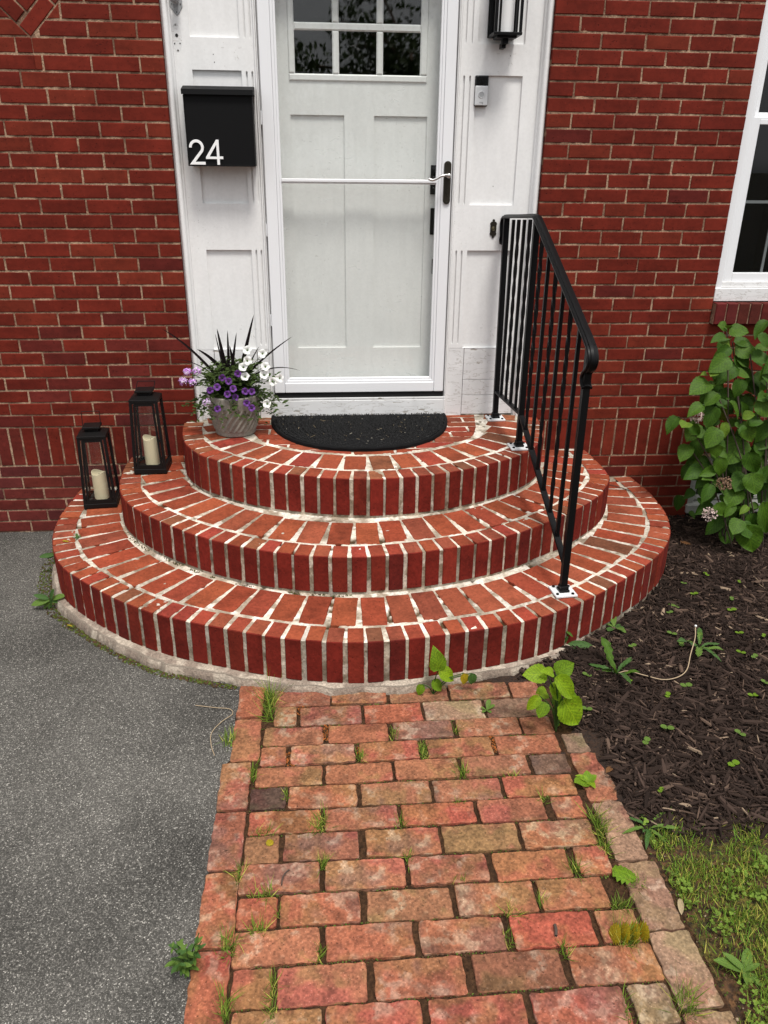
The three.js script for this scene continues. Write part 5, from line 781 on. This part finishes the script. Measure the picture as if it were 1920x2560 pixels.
{ const t = rosette('jagged dandelion with upright leaves and a long stalk bent along the mulch', 0.988, 0.012, 1.646, 9, 0.085, LG.jag, [M.weed, M.hydA], 1.3); part('stalk', tube([[0.0, 0.006, 0.0], [0.04, 0.022, 0.004], [0.10, 0.024, 0.040], [0.165, 0.022, 0.070], [0.23, 0.022, 0.058], [0.281, 0.026, 0.022], [0.335, 0.045, -0.065], [0.380, 0.080, -0.135], [0.395, 0.102, -0.175]], 0.0021, 44, 6), M.straw, t); part('seed_head', new THREE.IcosahedronGeometry(0.0055, 1).translate(0.396, 0.107, -0.176), M.white, t); }
rosette('dandelion with loose spreading leaves behind the bent stalk', 1.413, 0.012, 1.479, 8, 0.09, LG.jag, [M.weed, M.weedPale], 0.65);
rosette('dandelion clump at the edge of path and lawn', 0.815, 0.0, 2.425, 15, 0.06, LG.jag, [M.weedPale, M.weed], 0.5);
rosette('pale broad leaved plantain in the lawn', 0.881, 0.0, 2.908, 6, 0.062, LG.lance, [M.weedPale], 0.5);
rosette('small pale sprout in a joint of the brick path', 0.425, -0.004, 1.815, 8, 0.03, LG.spoon, [M.weedPale], 0.8);
rosette('yellow green three leaf sprout beside the path border', 0.690, -0.002, 2.214, 5, 0.055, LG.heart, [M.limeB, M.limeA], 0.6);
rosette('tiny weed in the ring joint of the lowest step', -1.372, 0.218, 0.66, 7, 0.026, LG.lance, [M.weed], 0.5);
{ // bushy weed leaning out of the path border
  const t = thing('bushy_weed', 'bushy pale green weed between driveway and path border', 'weed', [-0.548, -0.004, 2.80]);
  for (let s = 0; s < 9; s++) { const a = rnd(0, 6.28), lean = rnd(0.01, 0.06), h = rnd(0.05, 0.13), top = V(Math.cos(a) * lean - 0.01, h, Math.sin(a) * lean); part('stem', tube([[0, 0, 0], [top.x * 0.4, h * 0.55, top.z * 0.4], top.toArray()], 0.0016, 8, 5), M.weed, t); for (let k = 0; k < 9; k++) { const u = rnd(0.15, 1), b = top.clone().multiplyScalar(u), q = rnd(0, 6.28), l = rnd(0.014, 0.03); putLeaf(t, pick(LG.lance), R() < 0.6 ? M.weedPale : M.weed, b, b.clone().add(V(Math.cos(q) * l, l * 0.35, Math.sin(q) * l)), V(0, 1, 0.2)); } }
}
for (const [x, z] of [[1.727, 0.874], [1.575, 0.953], [1.589, 1.039], [1.742, 1.105], [1.698, 1.197], [1.335, 1.467], [1.124, 1.467], [1.635, 1.391], [1.57, 1.534], [1.609, 1.575], [1.013, 1.71], [1.234, 1.75], [1.128, 1.817], [1.465, 1.831], [1.551, 1.759], [1.334, 1.379], [1.725, 1.431], [0.864, 1.654], [0.796, 1.863], [1.012, 1.709], [0.944, 2.067], [1.05, 2.0], [1.2, 2.2], [0.90, 2.3], [1.30, 2.05], [1.40, 1.2], [1.9, 1.3], [1.86, 0.95]]) {
  const t = thing('mulch_seedling', 'tiny light green two leaf seedling in the dark mulch', 'seedling', [x, mulchY(x, z) + 0.006, z], 'seedlings scattered over the mulch'), a = rnd(0, 6.28), l = rnd(0.014, 0.026), mt = R() < 0.6 ? M.limeB : M.weedPale;
  for (const s of [0, Math.PI + rnd(-0.5, 0.5)]) putLeaf(t, LG.round[0], mt, V(0, 0.008, 0), V(Math.cos(a + s) * l, 0.012, Math.sin(a + s) * l), V(0, 1, 0)); part('stem', tube([[0, -0.006, 0], [0, 0.001, 0], [0, 0.008, 0]], 0.0012, 4, 4), M.weed, t);
}

// grass tufts and moss in the joints
const TL = { '-0.397_1.705': 'tall dark grass tuft beside the path border below the footing', '0.664_2.409': 'dense grass tuft against the grey path border stone', '0.606_2.795': 'grass tuft under the curled yellow leaf', '0.155_2.023': 'cushion of short moss like grass in a path joint', '-0.533_1.928': 'grass tuft on the driveway side of the path border', '-0.452_2.744': 'wide grass tuft behind the bushy weed on the path border', '0.689_2.985': 'long bladed grass tuft on a worn border brick' };
function tuft(x, z, n, h, spread, y = -0.008, dry = 0.15) {
  const t = thing('grass_tuft', TL[`${x}_${z}`] || 'small grass tuft growing in a joint of the brick path', 'grass tuft', [x, y, z], 'grass tufts in the brick path joints'), gs = [];
  for (let k = 0; k < n; k++) { const a = rnd(0, 6.28), L = h * rnd(0.5, 1.15), lean = rnd(0.15, 1.25), g = blade.clone(), m = new THREE.Matrix4().makeRotationFromEuler(new THREE.Euler(lean * Math.cos(a), rnd(0, 6.28), lean * Math.sin(a))); m.scale(V(rnd(0.0016, 0.003), L * 1.25, L * 1.25)); g.applyMatrix4(m); g.translate(rnd(-1, 1) * spread[0], 0, rnd(-1, 1) * spread[1]); const c = g.attributes.color, d = R() < dry, s = rnd(0.5, 1.25); for (let i = 0; i < c.count; i++) c.setXYZ(i, d ? 2.8 : s * 0.95, d ? 1.8 : s, d ? 2.6 : s * 0.8); gs.push(g); }
  part('blades', mergeGeometries(gs), M.grass, t);
}
[[-0.397, 1.705, 90, 0.10, 0.016, 0.045], [-0.395, 1.79, 70, 0.07, 0.018, 0.03], [0.061, 1.93, 45, 0.035, 0.012, 0.03], [-0.067, 2.043, 40, 0.035, 0.014, 0.02], [-0.432, 2.092, 60, 0.04, 0.008, 0.045], [-0.202, 2.315, 60, 0.045, 0.012, 0.03], [0.041, 2.351, 34, 0.035, 0.014, 0.012], [-0.322, 2.212, 34, 0.03, 0.008, 0.02], [-0.533, 1.928, 55, 0.05, 0.02, 0.03], [0.155, 2.023, 110, 0.022, 0.014, 0.04], [0.288, 1.92, 30, 0.03, 0.01, 0.015], [0.279, 2.146, 50, 0.045, 0.016, 0.02], [0.52, 2.28, 24, 0.04, 0.008, 0.02], [0.245, 2.277, 22, 0.026, 0.02, 0.006], [0.434, 2.168, 26, 0.03, 0.025, 0.006], [-0.22, 2.354, 50, 0.045, 0.03, 0.01], [-0.444, 2.51, 55, 0.045, 0.008, 0.03], [-0.204, 2.488, 45, 0.045, 0.01, 0.02], [-0.377, 2.585, 55, 0.05, 0.035, 0.008], [-0.38, 2.70, 50, 0.045, 0.02, 0.010], [-0.452, 2.744, 90, 0.055, 0.02, 0.03], [-0.329, 2.869, 50, 0.04, 0.008, 0.03], [-0.444, 2.913, 80, 0.055, 0.012, 0.035], [-0.33, 2.93, 40, 0.035, 0.01, 0.014], [-0.214, 2.779, 30, 0.04, 0.008, 0.02], [-0.384, 2.361, 40, 0.04, 0.03, 0.008], [-0.324, 2.648, 18, 0.03, 0.006, 0.012], [0.05, 2.484, 26, 0.03, 0.008, 0.02], [0.188, 2.576, 22, 0.028, 0.02, 0.006], [0.32, 2.693, 40, 0.04, 0.022, 0.008], [0.292, 2.773, 44, 0.028, 0.01, 0.03], [0.431, 2.815, 34, 0.04, 0.008, 0.02], [0.409, 2.665, 28, 0.03, 0.006, 0.018], [0.664, 2.409, 130, 0.06, 0.014, 0.05], [0.606, 2.795, 110, 0.06, 0.025, 0.022], [0.689, 2.985, 110, 0.065, 0.03, 0.025], [0.634, 2.692, 60, 0.04, 0.025, 0.012], [0.654, 2.494, 60, 0.045, 0.014, 0.03], [0.54, 2.99, 40, 0.04, 0.008, 0.04], [0.541, 2.557, 40, 0.045, 0.014, 0.02], [0.70, 2.62, 50, 0.04, 0.02, 0.02]].forEach(([x, z, n, h, sx, sz]) => tuft(x, z, n, h, [sx, sz]));
{ // moss, leaf litter and grit along joints and against the footing
  const g = new THREE.IcosahedronGeometry(1, 0), N = 7600, im = new THREE.InstancedMesh(g, M.moss, N), m4 = new THREE.Matrix4(), q = new THREE.Quaternion(), c = new THREE.Color(); let k = 0;
  const dot = (x, y, z, r, col) => { if (k >= N) return; q.setFromEuler(new THREE.Euler(rnd(0, 3), rnd(0, 3), rnd(0, 3))); m4.compose(V(x, y, z), q, V(r * rnd(0.7, 1.5), r * rnd(0.5, 1), r * rnd(0.7, 1.5))); im.setMatrixAt(k, m4); c.setRGB(...col); im.setColorAt(k, c); k++; };
  const green = () => { const s = rnd(0.6, 1.3); return [0.075 * s, 0.10 * s, 0.02 * s]; }, brown = () => { const s = rnd(0.5, 1.4); return [0.07 * s, 0.042 * s, 0.022 * s]; }, rust = () => { const s = rnd(0.6, 1.4); return [0.24 * s, 0.075 * s, 0.02 * s]; };
  for (let i = 0; i < 1900; i++) { const a = rnd(-84, -20), s = STEP.C, w = Math.pow(R(), 1.6) * (0.02 + 0.05 * sm(-45, -75, a) + 0.02 * vn(a * 0.4 + 90, 3, 999, 2)), r = radius(s, a) + 0.03 + 0.024 * sm(-62, -30, a) + w, [x, z] = polar(s, a, r); dot(x, driveY(x, z) + 0.002, z, rnd(0.0018, 0.005), R() < 0.33 + 0.3 * vn(a * 0.7 + 50, 1, 999, 6) ? green() : brown()); }
  for (let i = 0; i < 2600; i++) { const zr = pick([1.746, 1.86, 1.962, 2.064, 2.163, 2.265, 2.365, 2.476, 2.586, 2.694, 2.803, 2.915]), x = rnd(-0.44, 0.66); if (vn(x * 14 + 77, zr * 31, 999, 12) < 0.40) continue; dot(x, -0.006, zr + rnd(-0.006, 0.006), rnd(0.0014, 0.0034), R() < 0.55 ? green() : brown()); }
  for (const [x, z, n, sx, sz] of [[0.41, 1.997, 160, 0.014, 0.05], [-0.276, 1.769, 130, 0.03, 0.035], [-0.182, 1.901, 130, 0.014, 0.045], [-0.312, 2.03, 90, 0.014, 0.035], [-0.067, 2.0, 60, 0.012, 0.02]]) for (let i = 0; i < n; i++) dot(x + rnd(-1, 1) * sx, -0.004, z + rnd(-1, 1) * sz, rnd(0.0015, 0.0036), R() < 0.6 ? rust() : brown());
  for (let i = 0; i < 500; i++) { const a = rnd(-58, 8), s = STEP.B, r = radius(s, a) + rnd(0.0, 0.016), [x, z] = polar(s, a, r); if (vn(a * 0.5 + 33, 5, 999, 7) < 0.5) continue; dot(x, 0.2195 + rnd(0, 0.003), z, rnd(0.0012, 0.003), R() < 0.5 ? green() : brown()); }
  for (let i = 0; i < 900; i++) { const x = rnd(0.775, 1.1), z = rnd(2.4, 3.1); dot(x, -0.004 + rnd(0, 0.006), z, rnd(0.0012, 0.0036), R() < 0.35 ? green() : R() < 0.85 ? brown() : [0.26, 0.2, 0.13]); }
  im.count = k; shade(im); im.name = 'moss_and_litter'; im.userData = { kind: 'stuff', label: 'moss and leaf litter in the brick joints and along the footing', category: 'moss' }; scene.add(im);
}
// fallen leaves, twigs
function fallen(label, x, y, z, L, yaw, geo, mat, name = 'fallen_leaf', cat = 'leaf', curl = 0.3) { const m = single(name, geo, mat, label, cat, [x, y, z]); const M4 = leafPose(V(0, 0, 0), V(Math.cos(yaw) * L, L * 0.05, Math.sin(yaw) * L), V(rnd(-curl, curl), 1, rnd(-curl, curl)).normalize()); const p = m.position.clone(); M4.decompose(m.position, m.quaternion, m.scale); m.position.copy(p); return m; }
const maple = leafGeo(0.95, { base: 0.5, tip: 0.6, serrate: 0.20, n: 10, fold: -0.25, droop: 0.12 });
{ const t = thing('fallen_leaf', 'curled yellow green maple leaf standing on the path by a grass tuft', 'leaf', [0.60, 0.004, 2.775]); for (let k = 0; k < 4; k++) putLeaf(t, maple, M.yellow, V(-0.035 + k * 0.026, 0.0, rnd(-0.004, 0.004)), V(-0.025 + k * 0.026, 0.040, 0.034), V(0, 0.75, 0.6).normalize(), 'lobe'); }
fallen('folded olive leaf lying on the grey path border', 0.645, 0.012, 2.575, 0.07, 0.5, maple, M.limeB); fallen('small crumpled yellow leaf on the brick path', -0.372, 0.006, 2.395, 0.024, 0.6, maple, M.yellow);
fallen('pale splinter of dry leaf on the lawn edge', 0.80, 0.012, 2.69, 0.05, 1.9, LG.lance[0], M.paleLeaf); fallen('brown dry leaf on the mulch near the path border', 0.76, 0.015, 2.19, 0.05, -0.8, LG.lance[1], M.deadLeaf); fallen('curled rust leaf on the mulch by the bent dandelion', 1.36, 0.015, 1.45, 0.03, 1.2, maple, M.deadLeaf); fallen('rust leaf on the mulch behind the lime seedling', 0.95, 0.015, 1.72, 0.035, 0.4, maple, M.deadLeaf); fallen('tan leaf beside the dark leaved weed', 0.84, 0.016, 1.56, 0.05, 0.1, LG.lance[1], M.paleLeaf); fallen('brown leaf against the side of the lowest step', 1.56, 0.01, 0.86, 0.05, 0.3, maple, M.deadLeaf); fallen('brown leaf under the hydrangea shrub', 1.80, 0.0, 0.42, 0.06, 0.8, maple, M.deadLeaf); fallen('thin yellow petal on the lowest step', -1.43, 0.224, 0.70, 0.032, 0.2, LG.lance[0], M.yellow); fallen('thin yellow petal on the driveway by the footing', -1.33, 0.0, 1.10, 0.03, 0.4, LG.lance[0], M.yellow); fallen('green seedling leaf torn in the mulch', 0.935, 0.018, 1.835, 0.045, 0.2, maple, M.weedPale); fallen('torn green leaf on the mulch near the step', 1.431, 0.018, 1.118, 0.05, 0.7, maple, M.weedPale);
const twig = (label, pts, r, mat = M.twig) => single('twig', tube(pts, r, 24, 6), mat, label, 'twig');
twig('short dark curved twig on a path brick', [[-0.320, 0.006, 2.560], [-0.318, 0.007, 2.535], [-0.308, 0.006, 2.515], [-0.300, 0.006, 2.508]], 0.0022);
twig('stubby grey bark piece on an orange path brick', [[0.420, 0.006, 2.775], [0.424, 0.008, 2.760], [0.426, 0.006, 2.742]], 0.0046);
twig('pale dry stalk looping over the driveway edge', [[-0.68, 0.002, 1.715], [-0.60, 0.002, 1.735], [-0.545, 0.004, 1.75], [-0.532, 0.004, 1.775], [-0.57, 0.003, 1.82], [-0.60, 0.002, 1.88], [-0.592, 0.002, 1.95], [-0.575, 0.002, 2.0]], 0.0014, M.straw);
twig('thin dark twigs lying on the lowest step by the wall', [[1.40, 0.2235, 0.10], [1.46, 0.226, 0.14], [1.52, 0.2235, 0.19], [1.55, 0.2235, 0.24]], 0.0024);

// ---------------------------------------------------------------- flower pot
{
  const O = V(-0.627, 0.5955, 0.192), t = thing('flower_pot', 'grey fluted flower pot of white and purple petunias with dark spikes', 'planter', O.toArray());
  const pos = [], idx = [], NA = 360, prof = [[0.0, 0], [0.100, 0], [0.104, 0.004], [0.1055, 0.022], [0.1075, 0.026]]; for (let k = 0; k <= 16; k++) prof.push([0.1095 + 0.0225 * k / 16, 0.028 + 0.116 * k / 16]); prof.push([0.1335, 0.148], [0.1365, 0.180], [0.1385, 0.206], [0.1375, 0.212], [0.130, 0.213], [0.128, 0.195], [0.0, 0.190]);
  prof.forEach(([r, y], j) => { for (let i = 0; i < NA; i++) { const a = i / NA * 6.28319; let rr = r; if (y > 0.027 && y < 0.1445) { const u = (y - 0.028) / 0.116, ph = ((a * 24 / 6.28319 + u * 2.3) % 1 + 1) % 1, e = sm(0, 0.06, u) * sm(1, 0.94, u); rr += e * (0.0090 * (ph < 0.75 ? ph / 0.75 : (1 - ph) / 0.25) - 0.0045); } pos.push(rr * Math.cos(a), y, rr * Math.sin(a)); } });
  for (let j = 0; j < prof.length - 1; j++) for (let i = 0; i < NA; i++) { const a = j * NA + i, b = j * NA + (i + 1) % NA; idx.push(a, a + NA, b, b, a + NA, b + NA); }
  const g = new THREE.BufferGeometry(); g.setAttribute('position', new THREE.Float32BufferAttribute(pos, 3)); g.setIndex(idx); g.computeVertexNormals(); const uv = []; for (let j = 0; j < prof.length; j++) for (let i = 0; i < NA; i++) uv.push(i / NA * 0.75, prof[j][1]); g.setAttribute('uv', new THREE.Float32BufferAttribute(uv, 2)); part('pot', g, M.pot, t);
  // foliage: many small leaves on trailing shoots
  const gs = [], small = leafGeo(0.44, { n: 4, serrate: 0, base: 0.7, tip: 0.7, fold: 0.2, droop: 0.2 });
  for (let s = 0; s < 250; s++) {
    const a = rnd(0, 6.283), front = Math.sin(a), el = rnd(-0.5, 1.35), len = rnd(0.11, 0.245) * (el > 0.9 ? 0.95 : 1), d = V(Math.cos(a) * Math.cos(el) * 1.02, Math.sin(el) * 0.82 - 0.06, Math.sin(a) * Math.cos(el) * 0.72), root = V(rnd(-0.05, 0.05), 0.215, rnd(-0.04, 0.04)), P = (u) => root.clone().add(d.clone().multiplyScalar(len * u)).add(V(0, 0.055 * u - 0.085 * u * u * (el < 0.3 ? 1.3 : 0.4), 0));
    for (let k = 0; k < 13; k++) { const u = 0.28 + 0.74 * k / 12, b = P(u), q = rnd(0, 6.283), l = rnd(0.016, 0.032), e = b.clone().add(V(Math.cos(q) * l, rnd(-0.3, 0.7) * l, Math.sin(q) * l)); if (b.y < 0.11 && Math.hypot(b.x, b.z) < 0.15) continue; const h = small.clone(); h.applyMatrix4(leafPose(b, e, V(rnd(-0.5, 0.5), 0.8, rnd(0, 0.8)).normalize())); gs.push(h); }
    if (s % 3 === 0) gs.push((() => { const q = tube([P(0).toArray(), P(0.5).toArray(), P(1).toArray()], 0.0011, 6, 4); return q; })());
  }
  const fo = part('foliage', merge(gs), M.fol, t); fo.userData.kind = 'stuff';
  const blade2 = (tip, w, arch) => { const b = V(rnd(-0.03, 0.03), 0.21, rnd(-0.03, 0.03)), n = 16, p = [], ix = [], uvs = []; const mid = b.clone().lerp(tip, 0.5).add(V(0, arch, 0)), side = tip.clone().sub(b).cross(V(0, 0, 1)).normalize().multiplyScalar(w); for (let i = 0; i <= n; i++) { const u = i / n, c = b.clone().multiplyScalar((1 - u) ** 2).add(mid.clone().multiplyScalar(2 * u * (1 - u))).add(tip.clone().multiplyScalar(u * u)), k = Math.pow(1 - u, 0.6) * Math.min(1, 0.55 + u * 1.2); for (const s of [-1, 0, 1]) { p.push(c.x + side.x * s * k, c.y + side.y * s * k, c.z + (s ? 0.004 * k : 0)); uvs.push(u, 0.5 + s * 0.4); } } for (let i = 0; i < n; i++) for (let j = 0; j < 2; j++) { const a = i * 3 + j; ix.push(a, a + 1, a + 3, a + 3, a + 1, a + 4); } const q = new THREE.BufferGeometry(); q.setAttribute('position', new THREE.Float32BufferAttribute(p, 3)); q.setAttribute('uv', new THREE.Float32BufferAttribute(uvs, 2)); q.setIndex(ix); q.computeVertexNormals(); return q; };
  [[-0.498, 1.207, 0.0145, 0.02], [-0.685, 1.137, 0.0165, 0.01], [-0.634, 1.128, 0.012, 0], [-0.589, 1.119, 0.012, 0], [-0.957, 1.138, 0.0095, 0.075], [-0.791, 1.038, 0.016, 0.06], [-0.311, 1.094, 0.008, 0.04], [-0.276, 0.917, 0.0055, 0.13], [-0.628, 1.055, 0.017, 0], [-0.699, 1.109, 0.007, 0.02], [-0.926, 0.98, 0.004, 0.10], [-0.48, 1.05, 0.007, 0.03]].forEach(([x, y, w, arch]) => part('spike_leaf', blade2(V(x, y, 0.19 + rnd(-0.01, 0.03)).sub(O), w, arch), M.spike, t, 'dark purple spike leaf'));
  const trumpet = (r, depth, lobes, notch) => { const p = [], ix = [], N = 30, rings = [[0.12, -depth], [0.22, -depth * 0.6], [0.5, -depth * 0.18], [0.8, 0], [1, -0.02 * r]]; rings.forEach(([k, y]) => { for (let i = 0; i < N; i++) { const a = i / N * 6.28319, q = 1 + notch * Math.cos(a * lobes) * k * k; p.push(r * k * q * Math.cos(a), y + 0.12 * r * k * k * Math.sin(a * lobes), r * k * q * Math.sin(a)); } }); for (let j = 0; j < rings.length - 1; j++) for (let i = 0; i < N; i++) { const a = j * N + i, b = j * N + (i + 1) % N; ix.push(a, b, a + N, b, b + N, a + N); } const q = new THREE.BufferGeometry(); q.setAttribute('position', new THREE.Float32BufferAttribute(p, 3)); q.setIndex(ix); q.computeVertexNormals(); return q; };
  const wg = trumpet(0.0222, 0.016, 5, 0.07), pg = trumpet(0.0178, 0.012, 5, 0.04), core = new THREE.SphereGeometry(0.0042, 8, 6), vs = new THREE.SphereGeometry(0.0065, 8, 5); vs.scale(1, 0.4, 1);
  const shoots = []; const shoot = (p) => { const root = V(p.x * 0.25, 0.212, p.z * 0.25), mid = root.clone().lerp(p, 0.5).add(V(0, 0.03, 0)); shoots.push(tube([root.toArray(), mid.toArray(), p.clone().add(V(0, -0.004, -0.012)).toArray()], 0.0012, 10, 4)); for (let k = 0; k < 14; k++) { const u = rnd(0.35, 1.02), b = root.clone().multiplyScalar((1 - u) ** 2).add(mid.clone().multiplyScalar(2 * u * (1 - u))).add(p.clone().multiplyScalar(u * u)).add(V(0, -0.006, -0.014)), q = rnd(0, 6.28), l = rnd(0.014, 0.028), h = small.clone(); h.applyMatrix4(leafPose(b, b.clone().add(V(Math.cos(q) * l, rnd(-0.3, 0.5) * l, Math.sin(q) * l)), V(rnd(-0.4, 0.4), 0.8, rnd(0, 0.8)).normalize())); shoots.push(h); } };
  const face = (m, p, d) => { shoot(p); m.position.copy(p); m.quaternion.setFromUnitVectors(V(0, 1, 0), d); };
  [[-0.559, 0.967], [-0.534, 0.997], [-0.448, 0.968], [-0.552, 0.919], [-0.465, 1.018], [-0.382, 0.908], [-0.415, 0.891], [-0.451, 0.777], [-0.54, 1.036], [-0.457, 0.927]].forEach(([x, y], i) => { const m = part('white_petunia', wg, M.white, t); face(m, V(x, y, i === 8 || i === 4 ? 0.24 : 0.305).sub(O), V(rnd(-0.3, 0.5), rnd(0.15, 0.6), 0.9).normalize()); const c = part('throat', core, M.weedPale, m); c.position.y = -0.006; });
  [[-0.689, 0.875], [-0.638, 0.842], [-0.66, 0.921], [-0.629, 0.905], [-0.603, 0.821], [-0.551, 0.856], [-0.519, 0.851], [-0.548, 0.794], [-0.524, 0.768], [-0.608, 0.87], [-0.692, 0.768], [-0.582, 0.944], [-0.724, 0.86]].forEach(([x, y]) => { const m = part('purple_petunia', pg, M.purple, t); face(m, V(x, y, 0.345 + rnd(-0.01, 0.012)).sub(O), V(rnd(-0.4, 0.4), rnd(-0.1, 0.4), 0.9).normalize()); const c = part('throat', vs, M.purpleDark, m); c.position.y = -0.002; });
  [[-0.831, 0.944], [-0.784, 0.947], [-0.856, 0.898], [-0.81, 0.891], [-0.748, 0.787]].forEach(([x, y], i) => { const p = V(x, y, 0.31).sub(O), petal = leafGeo(0.75, { n: 3, serrate: 0, fold: 0.1, droop: 0, base: 0.5, tip: 0.3 }), A = [], B = []; for (let k = 0; k < 95; k++) { const d = V(rnd(-1, 1), rnd(-0.5, 1), rnd(-0.3, 1)).normalize(), o = d.clone().multiplyScalar(rnd(0.014, 0.024)), h = petal.clone(); h.applyMatrix4(leafPose(o, o.clone().add(V(rnd(-1, 1), rnd(-1, 1), rnd(-1, 1)).cross(d).normalize().multiplyScalar(rnd(0.006, 0.010))), d)); (R() < 0.45 + 0.15 * (i === 4 ? -1 : 1) ? A : B).push(h); } shoot(p); const m = part('verbena_cluster', merge(A), M.lilac, t); m.position.copy(p); part('pale_petals', merge(B), M.lilacPale, m); });
  const sh = part('shoots', merge(shoots), M.fol, t); sh.userData.kind = 'stuff';
}

// ---------------------------------------------------------------- trees across the yard, mirrored in the panes
function crownTree(x, z, h, r, seed, label) {
  const q = rng(seed), u = (a, b) => a + (b - a) * q(), t = thing('garden_tree', label, 'tree', [x, -0.11, z], 'trees across the yard mirrored in the glass');
  const trunk = new THREE.CylinderGeometry(0.09, 0.17, h * 0.6, 12, 4); trunk.translate(0, h * 0.3, 0); part('trunk', metricUV(trunk), M.bark, t);
  const limbs = [], leaves = [], lf = leafGeo(0.5, { n: 3, serrate: 0, fold: 0.2, droop: 0.1 });
  for (let k = 0; k < 30; k++) { const a = u(0, 6.283), e = u(-0.35, 1.2), L = r * u(0.55, 1.05), s = V(0, h * u(0.3, 0.58), 0), end = s.clone().add(V(Math.cos(a) * Math.cos(e) * L, Math.sin(e) * L * 0.8, Math.sin(a) * Math.cos(e) * L)), mid = s.clone().lerp(end, 0.5).add(V(0, 0.25, 0)); limbs.push(tube([s.toArray(), mid.toArray(), end.toArray()], 0.025, 8, 5)); for (let c = 0; c < 5; c++) { const cc = s.clone().lerp(end, u(0.45, 1.08)).add(V(u(-0.3, 0.3), u(-0.2, 0.3), u(-0.3, 0.3))); for (let i = 0; i < 62; i++) { const b = cc.clone().add(V(u(-1, 1), u(-1, 1), u(-1, 1)).multiplyScalar(0.32)), l = u(0.08, 0.16), d = V(u(-1, 1), u(-1.2, 0.4), u(-1, 1)).normalize().multiplyScalar(l), g = lf.clone(); g.applyMatrix4(leafPose(b, b.clone().add(d), V(u(-1, 1), 1, u(-1, 1)).normalize())); leaves.push(g); } } }
  part('limbs', merge(limbs), M.bark, t); const cr = part('crown', merge(leaves), M.fol, t); cr.userData.kind = 'stuff';
}
crownTree(1.6, 12.0, 6.2, 2.3, 11, 'broad leafy tree standing across the yard from the door'); crownTree(-1.9, 13.5, 6.6, 2.2, 12, 'leafy tree standing across the yard beside the driveway');
crownTree(5.6, 14.0, 7.0, 2.8, 13, 'tall leafy tree standing across the yard by the lawn');

renderer.render(scene, camera);
